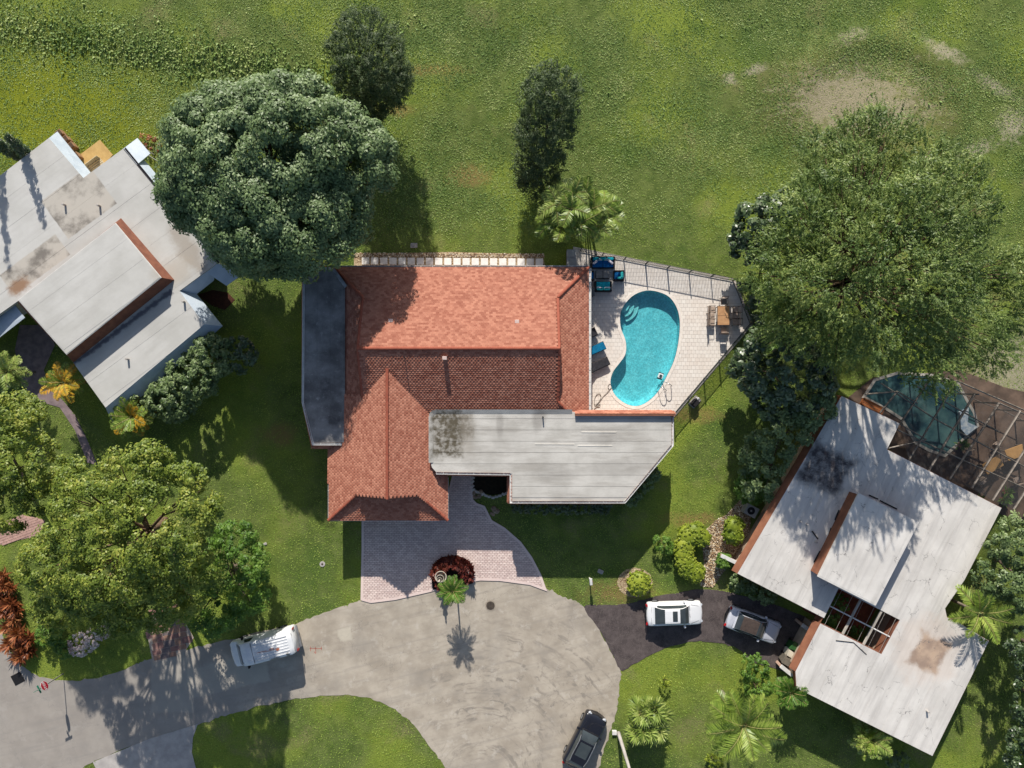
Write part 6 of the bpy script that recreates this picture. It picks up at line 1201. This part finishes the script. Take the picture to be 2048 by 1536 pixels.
for r_, z in ((.47, 1.0), (.31, 1.5), (.2, 1.9)):
    m = MB(); m.lathe([(.1, z - .3), (r_ * .7, z - .18), (r_, z), (r_ * .99, z + .03), (r_ * .86, z + .02), (r_ * .8, z - .05)], (0, 0, 0), 28); b_ = m.build('bowl', FST, fo, True, False); m = MB(); m.lathe([(r_ * .82, z - .07), (r_ * .82, z - .04)], (0, 0, 0), 24); m.build('bowl_water', FWA, b_, False, False); m = MB(); m.lathe([(.07, z - .1), (.06, z + .3)], (0, 0, 0), 12); m.build('stem', FST, fo, True, False)
m = MB(); m.lathe([(.02, 1.9), (.09, 2.1), (.05, 2.22), (.08, 2.3), (.01, 2.42)], (0, 0, 0), 14); m.build('finial', FST, fo, True, False)

# ---- palms
def frond(name, L, n, ll, mat, rise=.35, droop=.55, wd=.05, seed=0, vee=.35):
    r = np.random.default_rng(seed); s = np.linspace(.12, 1, n); x = L * (s - .12 * s ** 2 * droop); z = L * (rise * s - droop * s ** 2 * .75); pos = np.stack([x, 0 * x, z], 1); tan = np.gradient(pos, axis=0); tan /= np.linalg.norm(tan, axis=1, keepdims=True)
    C = []; T_ = []; N_ = []; LL = []
    for sd in (-1, 1):
        le = ll * (np.sin(np.pi * np.clip(s * .92 + .05, 0, 1)) ** .55) * r.uniform(.85, 1.1, n); d = tan * .55 + np.array([0, sd, 0]) * .85 + np.array([0, 0, vee - .5]) * .6 + r.normal(size=(n, 3)) * .06
        nn = np.tile(np.array([0, -sd * .5, 1.]), (n, 1)) + r.normal(size=(n, 3)) * .15; C.append(pos); T_.append(d); N_.append(nn); LL.append(le)
    me = leafmesh(name, np.vstack(C), np.vstack(T_), np.vstack(N_), np.hstack(LL), wd, mat, fold=.2, base=True)
    return me, pos
RACH = mk('palm_rachis', A(170, 160, 100)); PTRUNK = mk('palm_trunk', A(150, 138, 124), A(112, 100, 88), 6, .85, .2, bump=.5, bscale=12); SHAFT = mk('green_crownshaft', A(140, 150, 90))
def palm(name, label, base, h, nf, L, mat, seed, ll=.58, n=19, trunk=.14, group=None, rise=(.1, .9), wd=.05, droop=.55, lean=(0, 0), cat='palm tree', scz=(.8, 1.1), heads=None):
    rr = random.Random(seed); b = Vector((*base[:2], -.02)); o = empty(name, b, 0, label, cat, group); top = Vector((lean[0], lean[1], h))
    if trunk: m = MB(); m.tube(spline([Vector((0, 0, 0)), top * .5 + Vector((lean[0] * .1, 0, 0)), top], 5), [trunk * (1.25 if i == 0 else 1.0 - .03 * i) for i in range(11)], 10); m.build('trunk', PTRUNK, o, True, False); m = MB(); m.lathe([(trunk * .8, -.5), (trunk * .95, -.2), (trunk * .5, .25)], top, 10); m.build('crownshaft', SHAFT, o, True, False)
    ms = []
    for k in range(3):
        me, pos = frond('frond', L, n, ll, mat if not isinstance(mat, list) else mat[k % len(mat)], .30, droop, wd, seed * 7 + k); ms.append((me, pos))
    rcm = []
    for me, pos in ms: q = MB(); q.tube([Vector((0, 0, 0))] + [Vector(p) for p in pos[::4]] + [Vector(pos[-1])], .03, 4, r2=.008); rcm.append(q.mesh('rachis', RACH))
    hd = [top]
    for hx, hy, hz in (heads or []):
        e_ = Vector((hx, hy, hz)); hd.append(e_); m = MB(); m.tube(spline([Vector((hx * .25, hy * .25, 0)), Vector((hx * .6, hy * .6, hz * .55)), e_], 4), trunk * .8, 7); m.build('trunk', PTRUNK, o, True, False)
    for i in range(nf):
        f = mobj('frond', ms[i % 3][0], o, False); f.location = hd[i % len(hd)]; az = i * 2.39996 + rr.uniform(-.25, .25); el = rise[0] + (rise[1] - rise[0]) * (i / nf); f.rotation_euler = (rr.uniform(-.25, .25), -el, az); s_ = rr.uniform(*scz); f.scale = (s_,) * 3
        q = mobj('rachis', rcm[i % 3], f, False)
    return o
def fanleaf(name, r0, n, mat, seed):
    r = np.random.default_rng(seed); a = np.linspace(-2.3, 2.3, n); d = np.stack([np.cos(a), np.sin(a), -.12 + .1 * r.normal(size=n)], 1); c = np.tile(np.array([.55 * r0, 0, .0]), (n, 1)); nn = np.tile(np.array([0., 0, 1]), (n, 1)) + np.stack([0 * a, .35 * (-1.) ** np.arange(n), 0 * a], 1); ln = r0 * (.75 + .25 * np.cos(a)) * r.uniform(.9, 1.05, n); return leafmesh(name, c, d, nn, ln, r0 * .16, mat, fold=.0, base=True)
def fanpalm(name, label, base, h, nf, r0, mat, seed, spread=.5, group=None, stems=1):
    rr = random.Random(seed); o = empty(name, Vector((*base[:2], 0)), 0, label, 'palm tree', group); ms = [fanleaf('fan_leaf', r0, 20, mat, seed * 5 + k) for k in range(2)]
    q = MB(); q.tube([(0, 0, 0), (.55 * r0, 0, 0)], .018, 4); pet = q.mesh('petiole', RACH)
    for st_ in range(stems):
        a = 6.28 * st_ / stems + rr.random(); c = Vector((math.cos(a), math.sin(a), 0)) * spread * (0 if stems == 1 else rr.uniform(.5, 1)); hh = h * rr.uniform(.7, 1.1); m = MB(); m.tube([c * .6, c + Vector((0, 0, hh))], .09, 8); m.build('trunk', PTRUNK, o, True, False)
        for i in range(nf // stems):
            f = mobj('fan_leaf', ms[i % 2], o, False); el = -.35 + 1.35 * (i + .5) / (nf // stems); az = i * 2.39996 + rr.uniform(-.2, .2); f.location = c + Vector((0, 0, hh)); f.rotation_euler = (rr.uniform(-.2, .2), -el, az); s_ = rr.uniform(.8, 1.15); f.scale = (s_,) * 3; mobj('petiole', pet, f, False)
    return o
palm('feather_palm', 'tall feather palm on the lower lawn between fan palms and right-hand house', P(1444, 1384), 5.2, 24, 3.0, L_PALM, 1, ll=1.0, n=32, trunk=.15, rise=(-.15, 1.0), wd=.085, lean=(.0, -.1), droop=.8)
palm('feather_palm', 'bright green palm leaning over the east edge of the right-hand house', P(1958, 1226, 4.3), 4.3, 12, 2.5, L_PALM, 2, ll=.66, n=30, trunk=.13, rise=(-.05, .8), wd=.085)
palm('young_palm', 'small bright green palm beside the fountain', P(912, 1160), 3.0, 34, 1.2, L_GRN, 3, ll=.36, n=18, trunk=.07, rise=(-.3, 1.1), wd=.05)
palm('areca_palm', 'yellow-green palm clump at the north corner of the pool fence', P(1142, 420, 5.0), 5.2, 70, 1.55, [L_PALM, L_FAN], 4, heads=[(-1.0, .5, 4.6), (-.6, -.9, 4.0), (.8, -.8, 4.4), (.2, 1.2, 5.0), (-1.4, -.4, 3.6)], ll=.62, n=20, trunk=.07, rise=(-.5, 1.0), wd=.095, droop=.9)
palm('areca_palm', 'second yellow-green palm clump leaning right at the pool fence corner', P(1185, 418, 4.4), 4.4, 56, 1.5, [L_PALM, L_FAN, L_PALM], 5, heads=[(.9, .5, 4.0), (.5, -1.0, 3.6), (-.5, .9, 4.6), (1.2, -.3, 3.6)], ll=.58, n=19, trunk=.07, rise=(-.5, 1.0), wd=.095, droop=.9)
palm('golden_palm', 'golden orange feather palm in front of the left house', P(170, 765), 2.6, 20, 1.7, [L_PALMY, L_PALMY, L_PALM], 6, ll=.52, n=17, trunk=.08, rise=(-.2, .9), wd=.10)
palm('feather_palm', 'pale green palm at the left border beside the stone path', P(70, 745), 3.0, 34, 1.6, L_FAN, 7, ll=.48, n=18, trunk=.08, rise=(-.2, 1.0), wd=.08)
palm('feather_palm', 'second pale green palm at the left border, half out of view', P(25, 720), 3.2, 34, 1.6, L_FAN, 8, ll=.48, n=18, trunk=.08, rise=(-.2, 1.0), wd=.08)
palm('areca_palm', 'yellow-green palm at the south corner of the left house', P(300, 830), 2.6, 34, 1.8, [L_PALM, L_PALM, L_PALMY], 9, ll=.54, n=18, trunk=.08, rise=(-.3, 1.0), wd=.10)
palm('areca_palm', 'bushy palm against the south wall of the right-hand house', P(1715, 1450), 2.0, 50, 1.7, [L_FAN, L_PALM], 10, ll=.54, n=17, trunk=.07, rise=(-.3, 1.2), wd=.10)
palm('young_palm', 'dark green palm by the left corner of the right-hand house', P(1555, 1355), 2.6, 36, 1.35, L_GRN, 11, ll=.48, n=18, trunk=.08, rise=(-.3, 1.1), wd=.07)
fanpalm('fan_palm', 'large clump of pale green fan palms beside the lamp pole', P(1286, 1422), 1.5, 84, .85, L_FAN, 12, spread=1.2, stems=6)
fanpalm('fan_palm', 'dark green fan palm in the bed under the yellow-green tree', P(112, 1245), .9, 14, .6, L_GRN, 13)
fanpalm('fan_palm', 'small fan palm below the dark glossy tree by the fence', P(1528, 688), 1.6, 14, .6, L_GRN, 14)
for i, (bx, by, h_, lx) in enumerate(((58, 318, 8.6, 0.1), (84, 332, 6.6, 2.0))):
    b_ = P(bx, by); tree('cypress_tree', ('narrow dark cypress cut by the left border behind the left house', 'narrow dark cypress leaning right behind the corner of the left house')[i], 'tree', b_, [((b_.x + lx * q, b_.y, .8 + (h_ - 1.0) * q), (.48 * (1 - q * .75), .48 * (1 - q * .75), h_ * .08)) for q in np.linspace(0, 1, 15)], L_GLO, 60 + i, dens=16, cr=.2, k=10, L=.2, Wd=.07, trunk=.1, low=-1)

for i, (a, b, l) in enumerate(((1925, 890, 'potted plant by the corner of the dark pool under the screen'), (1955, 1000, 'potted plant against the right-hand house under the screen'), (2015, 985, 'potted plant beside the white chairs under the screen'), (2010, 1000, 'second potted plant at the roof corner under the screen'))):
    c = P(a, b, .5); o = empty('potted_plant', Vector((c.x, c.y, .04)), i, l, 'potted plant', 'potted plants under the screen'); m = MB(); m.lathe([(.16, 0), (.24, .36), (.26, .40), (.2, .38)], (0, 0, 0), 14); m.build('pot', BROWN, o, world=False); mobj('foliage', rosette('foliage', L_GRN, 60, .6, .12, 70 + i, .7), o, False)
# ---- grass blades over the lawns, weeds in the field
def grass(name, n, label, seed, mask, L, Wd, mat, tilt=.7, region=(-41.5, 41.5, -31.5, 31.5)):
    r = np.random.default_rng(seed); x = r.uniform(region[0], region[1], n); y = r.uniform(region[2], region[3], n); ok = np.ones(n, bool)
    for pg in EXCL: ok &= ~inpoly(x, y, pg)
    w = mask(x, y); ok &= r.random(n) < w; x, y = x[ok], y[ok]; n = len(x); az = r.uniform(0, 6.28, n); el = r.uniform(.25, tilt, n); t = np.stack([np.cos(az) * np.cos(el), np.sin(az) * np.cos(el), np.sin(el)], 1); nn = np.stack([-np.cos(az) * np.sin(el), -np.sin(az) * np.sin(el), np.cos(el)], 1); c = np.stack([x, y, hgt(x, y) + .0], 1); s = r.uniform(.6, 1.3, n)
    o = mobj(name, leafmesh(name, c, t, nn, L * s, Wd * s, mat, fold=.1, base=True)); tag(o, label, 'grass', kind='stuff'); return o
G1 = leafmat('lawn_blade', F((84, 108, 42), (112, 134, 56), (150, 158, 84), k=.70), .7, .2, .3, .35); G2 = leafmat('weed_leaf', F((74, 98, 46), (106, 128, 66), (156, 162, 104), k=.70), .6, .3, .25, .3)
grass('lawn_grass', 300000, 'short mown lawn grass around the houses', 50, lambda x, y: 1 - .75 * sst(12, 16, y), .095, .055, G1, .7)
def fm(x, y): return np.clip(sst(11, 15, y) * (.5 + .7 * wob(x * 2.2 + 5, y * 2.2)) * np.where((np.hypot((x - 28) / 4.5, (y - 22.3) / 2.2) < 1) | (np.hypot((x - 35) / 3, (y - 26.5) / 1.2) < 1), .15, 1), 0, 1)
grass('field_weeds', 420000, 'rough weedy grass of the open field', 51, fm, .105, .065, G2, .8, (-41.5, 41.5, 10, 31.5))
def bank(x, y): b = y - (28.0 - (x + 41) * .16); return np.exp(-((b - .4) / 1.6) ** 2) * sst(-8, -16, x) * .9 + .10 * (wob(x * 3, y * 3 + 9) > .35) * sst(20, 26, y)
r_w = grass('tall_weeds', 60000, 'tall leafy weeds along the bank at the top left', 52, bank, .26, .13, G2, 1.0, (-41.5, 41.5, 14, 31.5))
